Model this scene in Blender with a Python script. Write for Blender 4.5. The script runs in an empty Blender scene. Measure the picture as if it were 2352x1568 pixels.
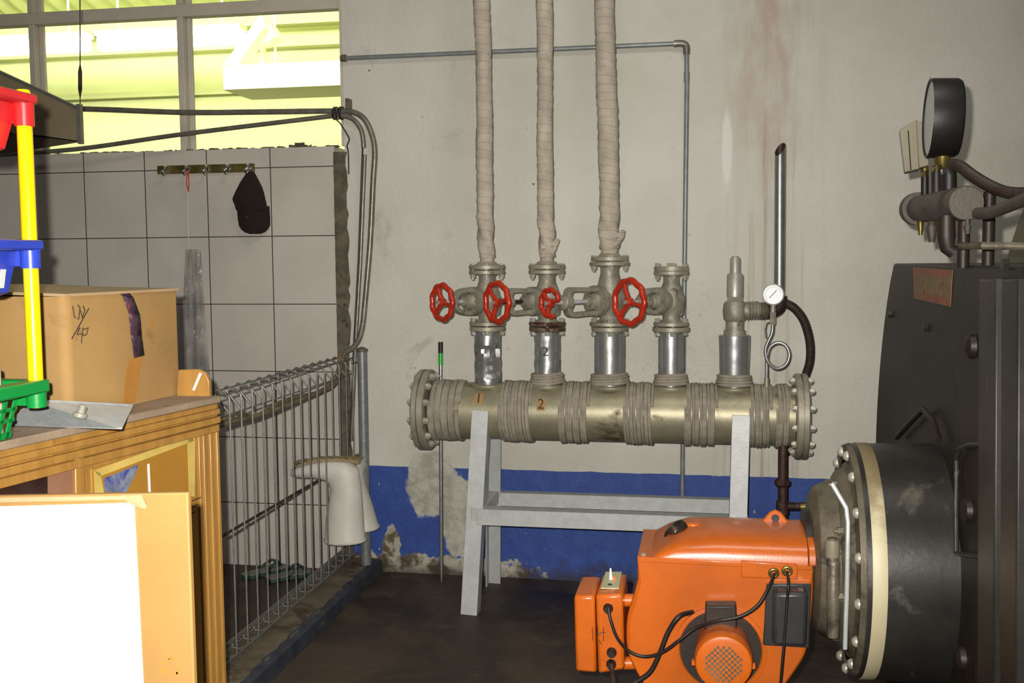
import bpy, bmesh, math, random
from mathutils import Vector as V, Matrix
random.seed(7)
SC = bpy.context.scene
COL = SC.collection

# ---------------------------------------------------------------- camera, world, lights, exposure
F_PX, W_PX, H_PX = 2400.0, 2352.0, 1568.0
yaw, pitch, roll = math.radians(10.346), math.radians(4.505), math.radians(-0.4637)
CAM = V((0, -4.4, 1.388))
_f = V((-math.sin(yaw), math.cos(yaw), 0)); _r = V((math.cos(yaw), math.sin(yaw), 0)); _u = V((0, 0, 1))
_f2 = _f * math.cos(pitch) - _u * math.sin(pitch); _u2 = _u * math.cos(pitch) + _f * math.sin(pitch)
AX_R = _r * math.cos(roll) + _u2 * math.sin(roll); AX_U = _u2 * math.cos(roll) - _r * math.sin(roll); AX_F = _f2
cd = bpy.data.cameras.new('camera'); cam = bpy.data.objects.new('camera', cd); COL.objects.link(cam)
cd.sensor_width = 36; cd.lens = 36 * F_PX / W_PX; cd.clip_start = 0.05
m = Matrix((AX_R, AX_U, -AX_F)).transposed().to_4x4(); m.translation = CAM
cam.matrix_world = m
SC.camera = cam
SC.view_settings.view_transform = 'Standard'; SC.view_settings.look = 'None'
SC.view_settings.gamma = 1; SC.view_settings.use_curve_mapping = False
SC.view_settings.exposure = 0.0
wd = bpy.data.worlds.new('world'); SC.world = wd; wd.use_nodes = True
wd.node_tree.nodes['Background'].inputs[0].default_value = (1.0, 0.98, 0.93, 1)
wd.node_tree.nodes['Background'].inputs[1].default_value = 0.055

def light(name, kind, loc, energy, color=(1, 1, 1), target=None, size=0.1, sy=None):
    ld = bpy.data.lights.new(name, kind); ld.energy = energy; ld.color = color
    o = bpy.data.objects.new(name, ld); COL.objects.link(o); o.location = loc
    if target is not None:
        o.rotation_euler = (V(target) - V(loc)).to_track_quat('-Z', 'Y').to_euler()
    if kind == 'AREA':
        ld.size = size
        if sy: ld.shape = 'RECTANGLE'; ld.size_y = sy
    else:
        ld.shadow_soft_size = size
    return o
# the photographer's flash, a hand's breadth left of the lens
fl = light('camera_flash', 'SPOT', CAM + AX_R * -0.045 + AX_U * 0.05, 485, (1, 0.965, 0.9), CAM + AX_F * 4 - AX_R * 0.28 - AX_U * 0.12, 0.012)
fl.data.spot_size = math.radians(90); fl.data.spot_blend = 1.0
# boiler room lamp; added unseen fill lights brighten the hall beyond the glass
light('room_lamp', 'AREA', (0.2, -2.6, 3.9), 26, (1, 0.96, 0.88), (0, -1.0, 0.8), 1.4, 0.5)
light('hall_fill', 'AREA', (-2.4, 0.45, 3.4), 98, (1.0, 1.0, 0.8), (-2.6, 3.2, 2.2), 2.2, 0.4)  # added fill near the window, brightens the far wall and duct front
light('hall_fill', 'AREA', (-4.6, 0.9, 3.4), 64, (1.0, 1.0, 0.8), (-4.4, 3.2, 2.2), 2.0, 0.4)

# ---------------------------------------------------------------- pixel rays to real points
def ray(px, py): return AX_F + AX_R * ((px - W_PX / 2) / F_PX) + AX_U * ((H_PX / 2 - py) / F_PX)
def PY(px, py, y): d = ray(px, py); return CAM + d * ((y - CAM.y) / d.y)
def PZ(px, py, z): d = ray(px, py); return CAM + d * ((z - CAM.z) / d.z)
def PX(px, py, x): d = ray(px, py); return CAM + d * ((x - CAM.x) / d.x)

# ---------------------------------------------------------------- materials
def lin(c): return tuple(((v / 255) / 12.92 if v / 255 < 0.04045 else ((v / 255 + 0.055) / 1.055) ** 2.4) for v in c) + (1.0,)
class N:
    def __init__(s, name):
        s.m = bpy.data.materials.new(name); s.m.use_nodes = True; s.t = s.m.node_tree
        s.b = s.t.nodes['Principled BSDF']; s.out = s.t.nodes['Material Output']
        s.co = s.t.nodes.new('ShaderNodeTexCoord').outputs['Object']; s._x = None
    def link(s, a, b):
        if isinstance(a, (int, float)): b.default_value = a
        elif isinstance(a, tuple): b.default_value = a
        else: s.t.links.new(a, b)
    def math(s, op, a, b=0.0, c=0.0, clamp=False):
        n = s.t.nodes.new('ShaderNodeMath'); n.operation = op; n.use_clamp = clamp
        for i, v in enumerate((a, b, c)): s.link(v, n.inputs[i])
        return n.outputs[0]
    def mix(s, f, a, b):
        n = s.t.nodes.new('ShaderNodeMix'); n.data_type = 'RGBA'
        s.link(f, n.inputs[0]); s.link(a, n.inputs[6]); s.link(b, n.inputs[7]); return n.outputs[2]
    def noise(s, scale, detail=4, rough=0.55, vec=None, dist=0.0):
        n = s.t.nodes.new('ShaderNodeTexNoise'); s.link(s.co if vec is None else vec, n.inputs['Vector'])
        n.inputs['Scale'].default_value = scale; n.inputs['Detail'].default_value = detail
        n.inputs['Roughness'].default_value = rough; n.inputs['Distortion'].default_value = dist
        return n.outputs[0]
    def mapping(s, sc):
        n = s.t.nodes.new('ShaderNodeMapping'); s.link(s.co, n.inputs[0]); n.inputs['Scale'].default_value = sc; return n.outputs[0]
    def xyz(s):
        if s._x is None:
            n = s.t.nodes.new('ShaderNodeSeparateXYZ'); s.link(s.co, n.inputs[0]); s._x = n.outputs
        return s._x
    def step(s, v, lo, hi):
        n = s.t.nodes.new('ShaderNodeMapRange'); n.interpolation_type = 'SMOOTHSTEP'
        s.link(v, n.inputs[0]); n.inputs[1].default_value = lo; n.inputs[2].default_value = hi
        return n.outputs[0]
    def bump(s, h, strength=0.3, dist=0.01):
        n = s.t.nodes.new('ShaderNodeBump'); s.link(h, n.inputs['Height']); n.inputs['Strength'].default_value = strength
        n.inputs['Distance'].default_value = dist; s.link(n.outputs[0], s.b.inputs['Normal'])
    def blob(s, cx, cz, rx, rz, n, amp=0.45, soft=0.06):
        x, y, z = s.xyz()
        dx = s.math('DIVIDE', s.math('SUBTRACT', x, cx), rx); dz = s.math('DIVIDE', s.math('SUBTRACT', z, cz), rz)
        d = s.math('SQRT', s.math('ADD', s.math('MULTIPLY', dx, dx), s.math('MULTIPLY', dz, dz)))
        d = s.math('ADD', d, s.math('MULTIPLY', s.math('SUBTRACT', n, 0.5), amp * 2))
        return s.math('SUBTRACT', 1.0, s.step(d, 1 - soft, 1 + soft))
def pm(name, col, rough=0.5, metal=0.0, var=0.12, scale=9.0, bump=0.08, bscale=70.0, dirt=None, dirt_at=0.56, dirt_scale=6.0, stretch=None, coat=0.0):
    n = N(name); c = lin(col)
    vec = n.mapping(stretch) if stretch else None
    nz = n.noise(scale, 5, 0.6, vec)
    lo = tuple(v * (1 - var) for v in c[:3]) + (1,); hi = tuple(min(1, v * (1 + var)) for v in c[:3]) + (1,)
    col_o = n.mix(n.step(nz, 0.3, 0.7), lo, hi)
    if dirt: 
        mk = n.step(n.noise(dirt_scale, 7, 0.65, vec, 0.4), dirt_at, dirt_at + 0.12)
        col_o = n.mix(mk, col_o, lin(dirt))
        n.link(n.math('ADD', n.math('MULTIPLY', mk, 0.25), rough), n.b.inputs['Roughness'])
    else: n.b.inputs['Roughness'].default_value = rough
    n.link(col_o, n.b.inputs['Base Color']); n.b.inputs['Metallic'].default_value = metal
    if coat: n.b.inputs['Coat Weight'].default_value = coat; n.b.inputs['Coat Roughness'].default_value = 0.15
    if bump: n.bump(n.noise(bscale, 4, 0.6), bump, 0.004)
    return n.m

M = {}
def wall_mat():
    n = N('painted_plaster'); x, y, z = n.xyz()
    big = n.noise(1.3, 5, 0.6); fine = n.noise(14, 6, 0.7)
    white = n.mix(n.step(big, 0.3, 0.7), lin((186, 184, 170)), lin((203, 201, 190)))
    # grey smudges at the left end
    sm = n.math('MULTIPLY', n.step(n.noise(3.2, 6, 0.7, None, 0.6), 0.57, 0.72), n.math('SUBTRACT', 1.0, n.step(x, -1.1, -0.6)))
    white = n.mix(n.math('MULTIPLY', sm, 0.45), white, lin((140, 132, 116)))
    # rusty run-down stain below the roof leak
    st = n.noise(1.0, 5, 0.65, n.mapping((34, 1, 0.9)))
    gx = n.math('DIVIDE', n.math('SUBTRACT', x, 0.27), 0.17)
    g = n.math('POWER', 2.718, n.math('MULTIPLY', n.math('MULTIPLY', gx, gx), -1.0))
    pink = n.math('MULTIPLY', g, n.math('MULTIPLY', n.step(n.noise(4, 5, 0.6, n.mapping((2.2, 1, 0.7))), 0.35, 0.65), 0.6))
    white = n.mix(n.math('MULTIPLY', pink, n.step(z, 1.3, 2.2)), white, lin((165, 130, 116)))
    streak = n.math('MULTIPLY', g, n.math('MULTIPLY', n.step(st, 0.5, 0.72), 0.7))
    streak = n.math('MULTIPLY', streak, n.math('SUBTRACT', 1.0, n.math('MULTIPLY', n.step(z, 1.7, 2.0), 0.7)))
    white = n.mix(streak, white, lin((150, 116, 98)))
    # scraped white patch
    white = n.mix(n.math('MULTIPLY', n.blob(0.095, 1.83, 0.02, 0.15, n.noise(30, 4), 0.3, 0.3), 0.6), white, lin((225, 225, 220)))
    # flecks and hairline cracks
    vo = n.t.nodes.new('ShaderNodeTexVoronoi'); vo.inputs['Scale'].default_value = 11; n.link(n.co, vo.inputs['Vector'])
    fleck = n.math('MULTIPLY', n.math('SUBTRACT', 1.0, n.step(vo.outputs['Distance'], 0.04, 0.07)), n.step(n.noise(2.6, 3), 0.52, 0.58))
    white = n.mix(n.math('MULTIPLY', fleck, 0.85), white, lin((70, 62, 52)))
    ve = n.t.nodes.new('ShaderNodeTexVoronoi'); ve.feature = 'DISTANCE_TO_EDGE'; ve.inputs['Scale'].default_value = 3.2
    dv = n.t.nodes.new('ShaderNodeVectorMath'); dv.operation = 'ADD'; n.link(n.co, dv.inputs[0])
    nn = n.t.nodes.new('ShaderNodeTexNoise'); nn.inputs['Scale'].default_value = 6; n.link(n.co, nn.inputs['Vector']); n.link(nn.outputs['Color'], dv.inputs[1])
    n.link(dv.outputs[0], ve.inputs['Vector'])
    crack = n.math('MULTIPLY', n.math('SUBTRACT', 1.0, n.step(ve.outputs[0], 0.002, 0.007)), n.blob(-0.15, 1.02, 0.4, 0.26, fine, 0.3, 0.4))
    white = n.mix(n.math('MULTIPLY', crack, 0.4), white, lin((95, 88, 76)))
    # blue dado, with a slightly ragged painted edge
    edge = n.math('ADD', 0.478, n.math('MULTIPLY', n.math('SUBTRACT', n.noise(9, 3), 0.5), 0.012))
    blue_f = n.math('LESS_THAN', z, edge)
    blue = n.mix(n.step(fine, 0.35, 0.7), lin((38, 66, 138)), lin((46, 78, 152)))
    ch = n.math('MULTIPLY', n.step(n.noise(26, 4, 0.5, None, 0.3), 0.69, 0.71), n.step(n.noise(1.7, 3), 0.40, 0.60))
    blue = n.mix(ch, blue, lin((176, 172, 160)))
    pn = n.noise(11, 6, 0.6, None, 0.3)
    plaster = n.mix(n.step(fine, 0.4, 0.6), lin((160, 155, 142)), lin((188, 184, 172)))
    peel = n.blob(-1.165, 0.40, 0.115, 0.15, pn); peel = n.math('MAXIMUM', peel, n.blob(-1.03, 0.25, 0.10, 0.18, pn))
    peel2 = n.math('MAXIMUM', n.blob(-1.355, 0.125, 0.04, 0.085, n.noise(22, 5), 0.6), n.math('MULTIPLY', n.blob(-1.2, 0.03, 0.5, 0.055, n.noise(16, 5, 0.7), 0.9), 1.0))
    col = n.mix(blue_f, white, blue); col = n.mix(peel, col, plaster)
    col = n.mix(peel2, col, n.mix(n.step(pn, 0.4, 0.55), lin((92, 76, 50)), lin((170, 165, 150))))
    damp = n.math('MULTIPLY', n.math('SUBTRACT', 1.0, n.step(n.math('ADD', z, n.math('MULTIPLY', n.math('SUBTRACT', pn, 0.5), 0.25)), 0.0, 0.09)), 0.8)
    col = n.mix(damp, col, lin((46, 36, 26)))
    n.link(col, n.b.inputs['Base Color']); n.b.inputs['Roughness'].default_value = 0.62
    h = n.math('ADD', n.noise(55, 4), n.math('MULTIPLY', n.math('SUBTRACT', blue_f, n.math('MULTIPLY', peel, 2.2)), 0.4))
    n.bump(h, 0.35, 0.006); return n.m
M['wall'] = wall_mat()
def tile_mat():
    n = N('wall_tiles'); x, y, z = n.xyz()
    def line(v, o, p, w):
        fr = n.math('FRACT', n.math('DIVIDE', n.math('SUBTRACT', v, o - w / 2), p))
        return n.math('LESS_THAN', fr, w / p)
    g = n.math('MAXIMUM', line(x, -1.885 - 30.2, 0.302, 0.0045), line(z, 0.29 - 3.02, 0.302, 0.0042))
    t = n.mix(n.step(n.noise(2.0, 4), 0.3, 0.7), lin((180, 173, 163)), lin((194, 187, 176)))
    n.link(n.mix(g, t, lin((56, 42, 36))), n.b.inputs['Base Color'])
    n.link(n.math('ADD', n.math('MULTIPLY', g, 0.3), 0.45), n.b.inputs['Roughness'])
    n.bump(n.math('SUBTRACT', n.math('MULTIPLY', n.noise(160, 3), 0.15), g), 0.4, 0.003); return n.m
M['tile'] = tile_mat()
def floor_mat():
    n = N('oily_concrete')
    a = n.noise(2.2, 7, 0.65, None, 0.4); b = n.noise(9, 6, 0.7)
    c = n.mix(n.step(a, 0.35, 0.62), lin((40, 31, 23)), lin((70, 57, 43)))
    c = n.mix(n.math('MULTIPLY', n.step(b, 0.55, 0.7), 0.5), c, lin((88, 76, 60)))
    n.link(c, n.b.inputs['Base Color']); n.link(n.math('ADD', n.math('MULTIPLY', n.step(a, 0.3, 0.7), 0.35), 0.5), n.b.inputs['Roughness'])
    n.bump(b, 0.3, 0.01); return n.m
M['floor'] = floor_mat()
M['mortar'] = pm('rough_mortar', (92, 84, 70), 0.9, 0, 0.35, 18, 0.9, 45, (60, 50, 40), 0.55, 14)
M['kerb'] = pm('kerb_concrete', (104, 92, 74), 0.8, 0, 0.3, 8, 0.4, 60, (66, 54, 42), 0.52, 7)
M['kerbblue'] = pm('kerb_blue_paint', (48, 52, 62), 0.65, 0, 0.35, 12, 0.4, 50, (70, 64, 54), 0.52, 9)
M['alu'] = pm('silver_paint', (168, 165, 154), 0.42, 0.4, 0.15, 14, 0.12, 60, (120, 110, 88), 0.6, 10)
M['tin'] = pm('crinkled_tin', (166, 167, 166), 0.34, 0.72, 0.1, 14, 0.15, 30)
M['header'] = pm('header_silver_paint', (154, 147, 122), 0.44, 0.5, 0.14, 10, 0.1, 80, (92, 78, 52), 0.56, 5)
M['cast'] = pm('silver_painted_casting', (150, 145, 130), 0.5, 0.35, 0.2, 25, 0.3, 120, (96, 88, 70), 0.57, 18)
M['flange'] = pm('flange_paint', (156, 150, 132), 0.5, 0.35, 0.15, 20, 0.2, 90, (104, 92, 70), 0.6, 14)
M['rustflange'] = pm('rusty_flange', (120, 104, 88), 0.55, 0.5, 0.25, 30, 0.3, 90, (74, 48, 36), 0.48, 18)
M['bolt'] = pm('bolt_steel', (186, 182, 168), 0.4, 0.45, 0.15, 40, 0.1, 90)
M['red'] = pm('red_enamel', (178, 44, 20), 0.34, 0.0, 0.15, 18, 0.1, 60, (110, 34, 18), 0.64, 20, coat=0.3)
M['rope'] = pm('insulation_rope', (152, 143, 128), 0.95, 0, 0.18, 24, 0.6, 220, (112, 98, 78), 0.6, 8)
M['lagging'] = pm('cloth_tape', (180, 170, 154), 0.95, 0, 0.1, 14, 0.5, 140, (146, 134, 116), 0.62, 7)
M['stand'] = pm('stand_silver_paint', (182, 184, 182), 0.5, 0.25, 0.08, 24, 0.12, 90, (120, 110, 92), 0.68, 16)
M['galv'] = pm('galvanised_pipe', (150, 152, 150), 0.38, 0.75, 0.12, 22, 0.1, 60)
M['greypipe'] = pm('grey_painted_pipe', (134, 138, 138), 0.42, 0.35, 0.12, 22, 0.1, 60)
M['conduit'] = pm('dull_conduit', (128, 124, 112), 0.38, 0.5, 0.2, 22, 0.15, 60)
M['wire'] = pm('fence_wire', (116, 116, 110), 0.45, 0.4, 0.15, 30, 0.15, 90)
M['post'] = pm('fence_post_paint', (128, 132, 132), 0.4, 0.35, 0.1, 30, 0.2, 120)
M['black'] = pm('black_rubber', (26, 24, 23), 0.5, 0, 0.2, 20, 0.1, 60)
M['hose'] = pm('dark_brown_hose', (46, 34, 26), 0.55, 0, 0.25, 40, 0.3, 90)
M['rust'] = pm('rusty_dark_pipe', (66, 42, 36), 0.55, 0.3, 0.3, 25, 0.4, 70, (36, 26, 22), 0.5, 14)
M['cable'] = pm('dusty_cable', (112, 98, 74), 0.8, 0, 0.3, 12, 0.3, 90, (70, 62, 50), 0.55, 9)
M['boot'] = pm('white_rubber', (196, 192, 182), 0.5, 0, 0.06, 12, 0.08, 60, (160, 150, 130), 0.66, 9)
M['sole'] = pm('tan_rubber_sole', (150, 132, 96), 0.8, 0, 0.2, 22, 0.4, 90)
M['cap'] = pm('dark_brown_cloth', (27, 17, 10), 0.95, 0, 0.15, 40, 0.3, 260)
M['brass'] = pm('tarnished_brass', (112, 98, 52), 0.4, 0.7, 0.4, 16, 0.1, 40)
M['chrome'] = pm('chrome', (225, 225, 222), 0.1, 1.0, 0.02, 10, 0)
M['wood'] = pm('varnished_pine', (168, 124, 60), 0.42, 0, 0.14, 5, 0.08, 60, (128, 86, 36), 0.62, 4, (6, 6, 0.6), coat=0.25)
M['woodtop'] = pm('dusty_cabinet_top', (150, 130, 108), 0.7, 0, 0.16, 9, 0.15, 80, (110, 92, 76), 0.56, 9)
M['panel'] = pm('amber_door_panel', (166, 120, 46), 0.4, 0, 0.06, 5, 0.04, 60, (148, 102, 36), 0.64, 3)
M['card'] = pm('corrugated_cardboard', (166, 130, 78), 0.8, 0, 0.07, 5, 0.08, 60, (128, 96, 54), 0.62, 3.5)
M['cardtop'] = pm('cardboard_flap', (178, 150, 112), 0.85, 0, 0.1, 7, 0.1, 60, (140, 112, 80), 0.6, 5)
M['cardnear'] = pm('smooth_cardboard', (156, 118, 64), 0.7, 0, 0.05, 5, 0.05, 60, (126, 92, 56), 0.72, 7)
M['paper'] = pm('white_paper', (238, 238, 234), 0.6, 0, 0.02, 5, 0.02, 60)
M['tape'] = pm('brown_tape', (176, 122, 58), 0.22, 0, 0.08, 14, 0.1, 40)
M['tapeclear'] = pm('yellowed_clear_tape', (206, 178, 96), 0.2, 0, 0.1, 14, 0.1, 40)
M['tapedark'] = pm('printed_dark_tape', (66, 46, 60), 0.25, 0, 0.5, 26, 0.3, 50, (136, 62, 40), 0.54, 18)
M['pinkpaper'] = pm('dull_pink_sheet', (150, 108, 84), 0.5, 0, 0.12, 8, 0.05, 60)
M['ink'] = pm('ink', (52, 42, 34), 0.7, 0, 0.1, 9, 0)
M['darkglass'] = pm('dark_glass', (46, 36, 34), 0.12, 0, 0.4, 9, 0.02, 30, (120, 84, 74), 0.58, 8)
M['steel'] = pm('brushed_steel', (188, 192, 192), 0.36, 0.2, 0.08, 30, 0.08, 60)
M['yellow'] = pm('yellow_plastic', (250, 206, 10), 0.28, 0, 0.04, 9, 0.02, 60)
M['predpl'] = pm('red_plastic', (206, 40, 44), 0.35, 0, 0.08, 9, 0.05, 60)
M['pblue'] = pm('blue_plastic', (44, 66, 176), 0.35, 0, 0.08, 9, 0.05, 60)
M['pgreen'] = pm('green_plastic', (18, 140, 62), 0.35, 0, 0.08, 9, 0.05, 60)
M['pink'] = pm('pinkish_soap', (226, 190, 170), 0.6, 0, 0.05, 9, 0.05, 60)
M['tray'] = pm('dull_sheet_metal', (122, 110, 84), 0.6, 0.05, 0.12, 5, 0.1, 30, (98, 86, 60), 0.6, 5)
M['orange'] = pm('orange_enamel', (188, 90, 16), 0.36, 0, 0.14, 5, 0.1, 160, (128, 54, 20), 0.66, 8, coat=0.35)
M['sootblack'] = pm('sooty_black_paint', (36, 30, 26), 0.5, 0.05, 0.3, 7, 0.15, 50, (60, 46, 36), 0.63, 5)
M['drum'] = pm('worn_black_drum', (54, 52, 49), 0.4, 0.35, 0.35, 4, 0.15, 40, (96, 92, 82), 0.60, 5)
M['cream'] = pm('cream_paint', (198, 188, 152), 0.5, 0.05, 0.1, 10, 0.15, 40, (120, 106, 72), 0.64, 9)
M['dustmetal'] = pm('dusty_casting', (108, 100, 84), 0.5, 0.35, 0.3, 12, 0.4, 60, (62, 56, 48), 0.52, 8)
M['plastic_dark'] = pm('dark_grey_plastic', (46, 46, 48), 0.38, 0, 0.15, 9, 0.05, 60)
M['plate_dark'] = pm('dark_brown_plate', (46, 36, 30), 0.5, 0.2, 0.25, 9, 0.15, 60)
M['gaugeface'] = pm('gauge_face', (206, 212, 214), 0.35, 0, 0.02, 9, 0)
M['beige'] = pm('beige_plastic', (132, 124, 104), 0.5, 0, 0.1, 9, 0.05, 60)
M['olive'] = pm('olive_cladding', (92, 92, 66), 0.5, 0.1, 0.1, 6, 0.1, 40)
M['sticker'] = pm('faded_red_sticker', (150, 84, 56), 0.5, 0, 0.2, 14, 0.05, 40, (134, 116, 78), 0.5, 9)
M['stickertan'] = pm('faded_label_print', (128, 104, 68), 0.5, 0, 0.2, 30, 0.05, 40, (146, 86, 56), 0.52, 26)
M['switchplate'] = pm('pale_switch_plate', (184, 182, 140), 0.45, 0, 0.05, 9, 0.02, 60)
M['frame'] = pm('grey_window_frame', (190, 180, 164), 0.6, 0, 0.06, 7, 0.1, 60)
M['hallwall'] = pm('yellow_green_wall', (226, 230, 172), 0.7, 0, 0.04, 2, 0.05, 60)
M['hallroof'] = pm('green_roof_sheet', (214, 220, 150), 0.6, 0, 0.08, 4, 0.05, 60)
M['duct'] = pm('pale_duct', (250, 248, 214), 0.5, 0, 0.02, 4, 0.02, 60)
M['sandal'] = pm('green_foam', (38, 64, 52), 0.7, 0, 0.15, 20, 0.1, 60)
M['sandaltop'] = pm('grey_footbed', (116, 116, 102), 0.8, 0, 0.15, 20, 0.1, 60)
M['greentape'] = pm('green_tape', (40, 170, 50), 0.35, 0, 0.1, 20, 0.1, 60)
M['redcord'] = pm('red_cord', (190, 52, 36), 0.6, 0, 0.1, 20, 0.1, 60)
M['whitecord'] = pm('white_string', (206, 206, 202), 0.7, 0, 0.1, 20, 0.1, 60)
M['blueprint'] = pm('torn_blue_label', (120, 124, 140), 0.5, 0, 0.3, 30, 0.05, 60, (60, 70, 140), 0.52, 12)
def lagging_mat():
    n = N('glass_tape_lagging'); x, y, z = n.xyz()
    w = n.math('ADD', n.math('DIVIDE', z, 0.031), n.math('ADD', n.math('MULTIPLY', x, 5.0), n.math('MULTIPLY', n.noise(7, 4), 1.3)))
    fr = n.math('FRACT', w)
    c = n.mix(n.step(n.noise(12, 5), 0.3, 0.7), lin((166, 156, 140)), lin((186, 176, 160)))
    c = n.mix(n.math('MULTIPLY', n.math('SUBTRACT', 1.0, n.step(fr, 0.0, 0.12)), 0.55), c, lin((118, 106, 90)))
    c = n.mix(n.math('MULTIPLY', n.step(n.noise(9, 6), 0.58, 0.7), 0.5), c, lin((150, 136, 118)))
    n.link(c, n.b.inputs['Base Color']); n.b.inputs['Roughness'].default_value = 0.95
    n.bump(n.math('ADD', fr, n.math('MULTIPLY', n.noise(90, 3), 0.7)), 0.6, 0.004); return n.m
M['lagging'] = lagging_mat()
M['manif'] = pm('sooty_manifold', (80, 72, 64), 0.55, 0.2, 0.25, 14, 0.3, 60, (56, 46, 38), 0.54, 10)
def cream_mat():
    n = N('cream_paint_grimy'); x, y, z = n.xyz(); nz = n.noise(9, 6, 0.65)
    c = n.mix(n.step(n.noise(5, 3), 0.3, 0.7), lin((192, 182, 146)), lin((204, 194, 160)))
    grime = n.step(n.math('ADD', z, n.math('MULTIPLY', n.math('SUBTRACT', nz, 0.5), 0.35)), 0.70, 0.86)
    c = n.mix(n.math('MAXIMUM', n.math('MULTIPLY', grime, 0.9), n.step(nz, 0.66, 0.72)), c, lin((112, 98, 66)))
    n.link(c, n.b.inputs['Base Color']); n.b.inputs['Roughness'].default_value = 0.5; n.bump(nz, 0.15, 0.004); return n.m
M['cream'] = cream_mat()
def thin_glass(name, tint, gloss, rough):
    n = N(name); t = n.t
    tr = t.nodes.new('ShaderNodeBsdfTransparent'); tr.inputs[0].default_value = tint
    gl = t.nodes.new('ShaderNodeBsdfGlossy'); gl.inputs['Roughness'].default_value = rough
    mx = t.nodes.new('ShaderNodeMixShader')
    lw = t.nodes.new('ShaderNodeLayerWeight'); lw.inputs[0].default_value = 0.35
    n.link(n.math('ADD', n.math('MULTIPLY', lw.outputs['Fresnel'], 0.5), gloss), mx.inputs[0])
    t.links.new(tr.outputs[0], mx.inputs[1]); t.links.new(gl.outputs[0], mx.inputs[2]); t.links.new(mx.outputs[0], n.out.inputs[0])
    return n.m
M['glass'] = thin_glass('window_glass', (0.96, 0.98, 0.94, 1), 0.01, 0.02)
def film():
    n = N('clear_plastic_film'); t = n.t
    tr = t.nodes.new('ShaderNodeBsdfTransparent'); mx = t.nodes.new('ShaderNodeMixShader')
    n.b.inputs['Base Color'].default_value = lin((150, 150, 146)); n.b.inputs['Roughness'].default_value = 0.12
    n.bump(n.noise(16, 4, 0.6), 0.5, 0.02)
    n.link(n.math('MULTIPLY', n.step(n.noise(9, 4), 0.2, 0.9), 0.7), mx.inputs[0])
    t.links.new(tr.outputs[0], mx.inputs[1]); t.links.new(n.b.outputs[0], mx.inputs[2]); t.links.new(mx.outputs[0], n.out.inputs[0])
    return n.m
M['film'] = film()
def emit(name, col, s):
    n = N(name); n.b.inputs['Base Color'].default_value = col; n.b.inputs['Emission Color'].default_value = col; n.b.inputs['Emission Strength'].default_value = s; return n.m
M['tube'] = emit('lit_tube', (1, 1, 0.86, 1), 6.0)
M['pilot'] = emit('red_pilot_lamp', (1, 0.05, 0.02, 1), 3.0)

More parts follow.
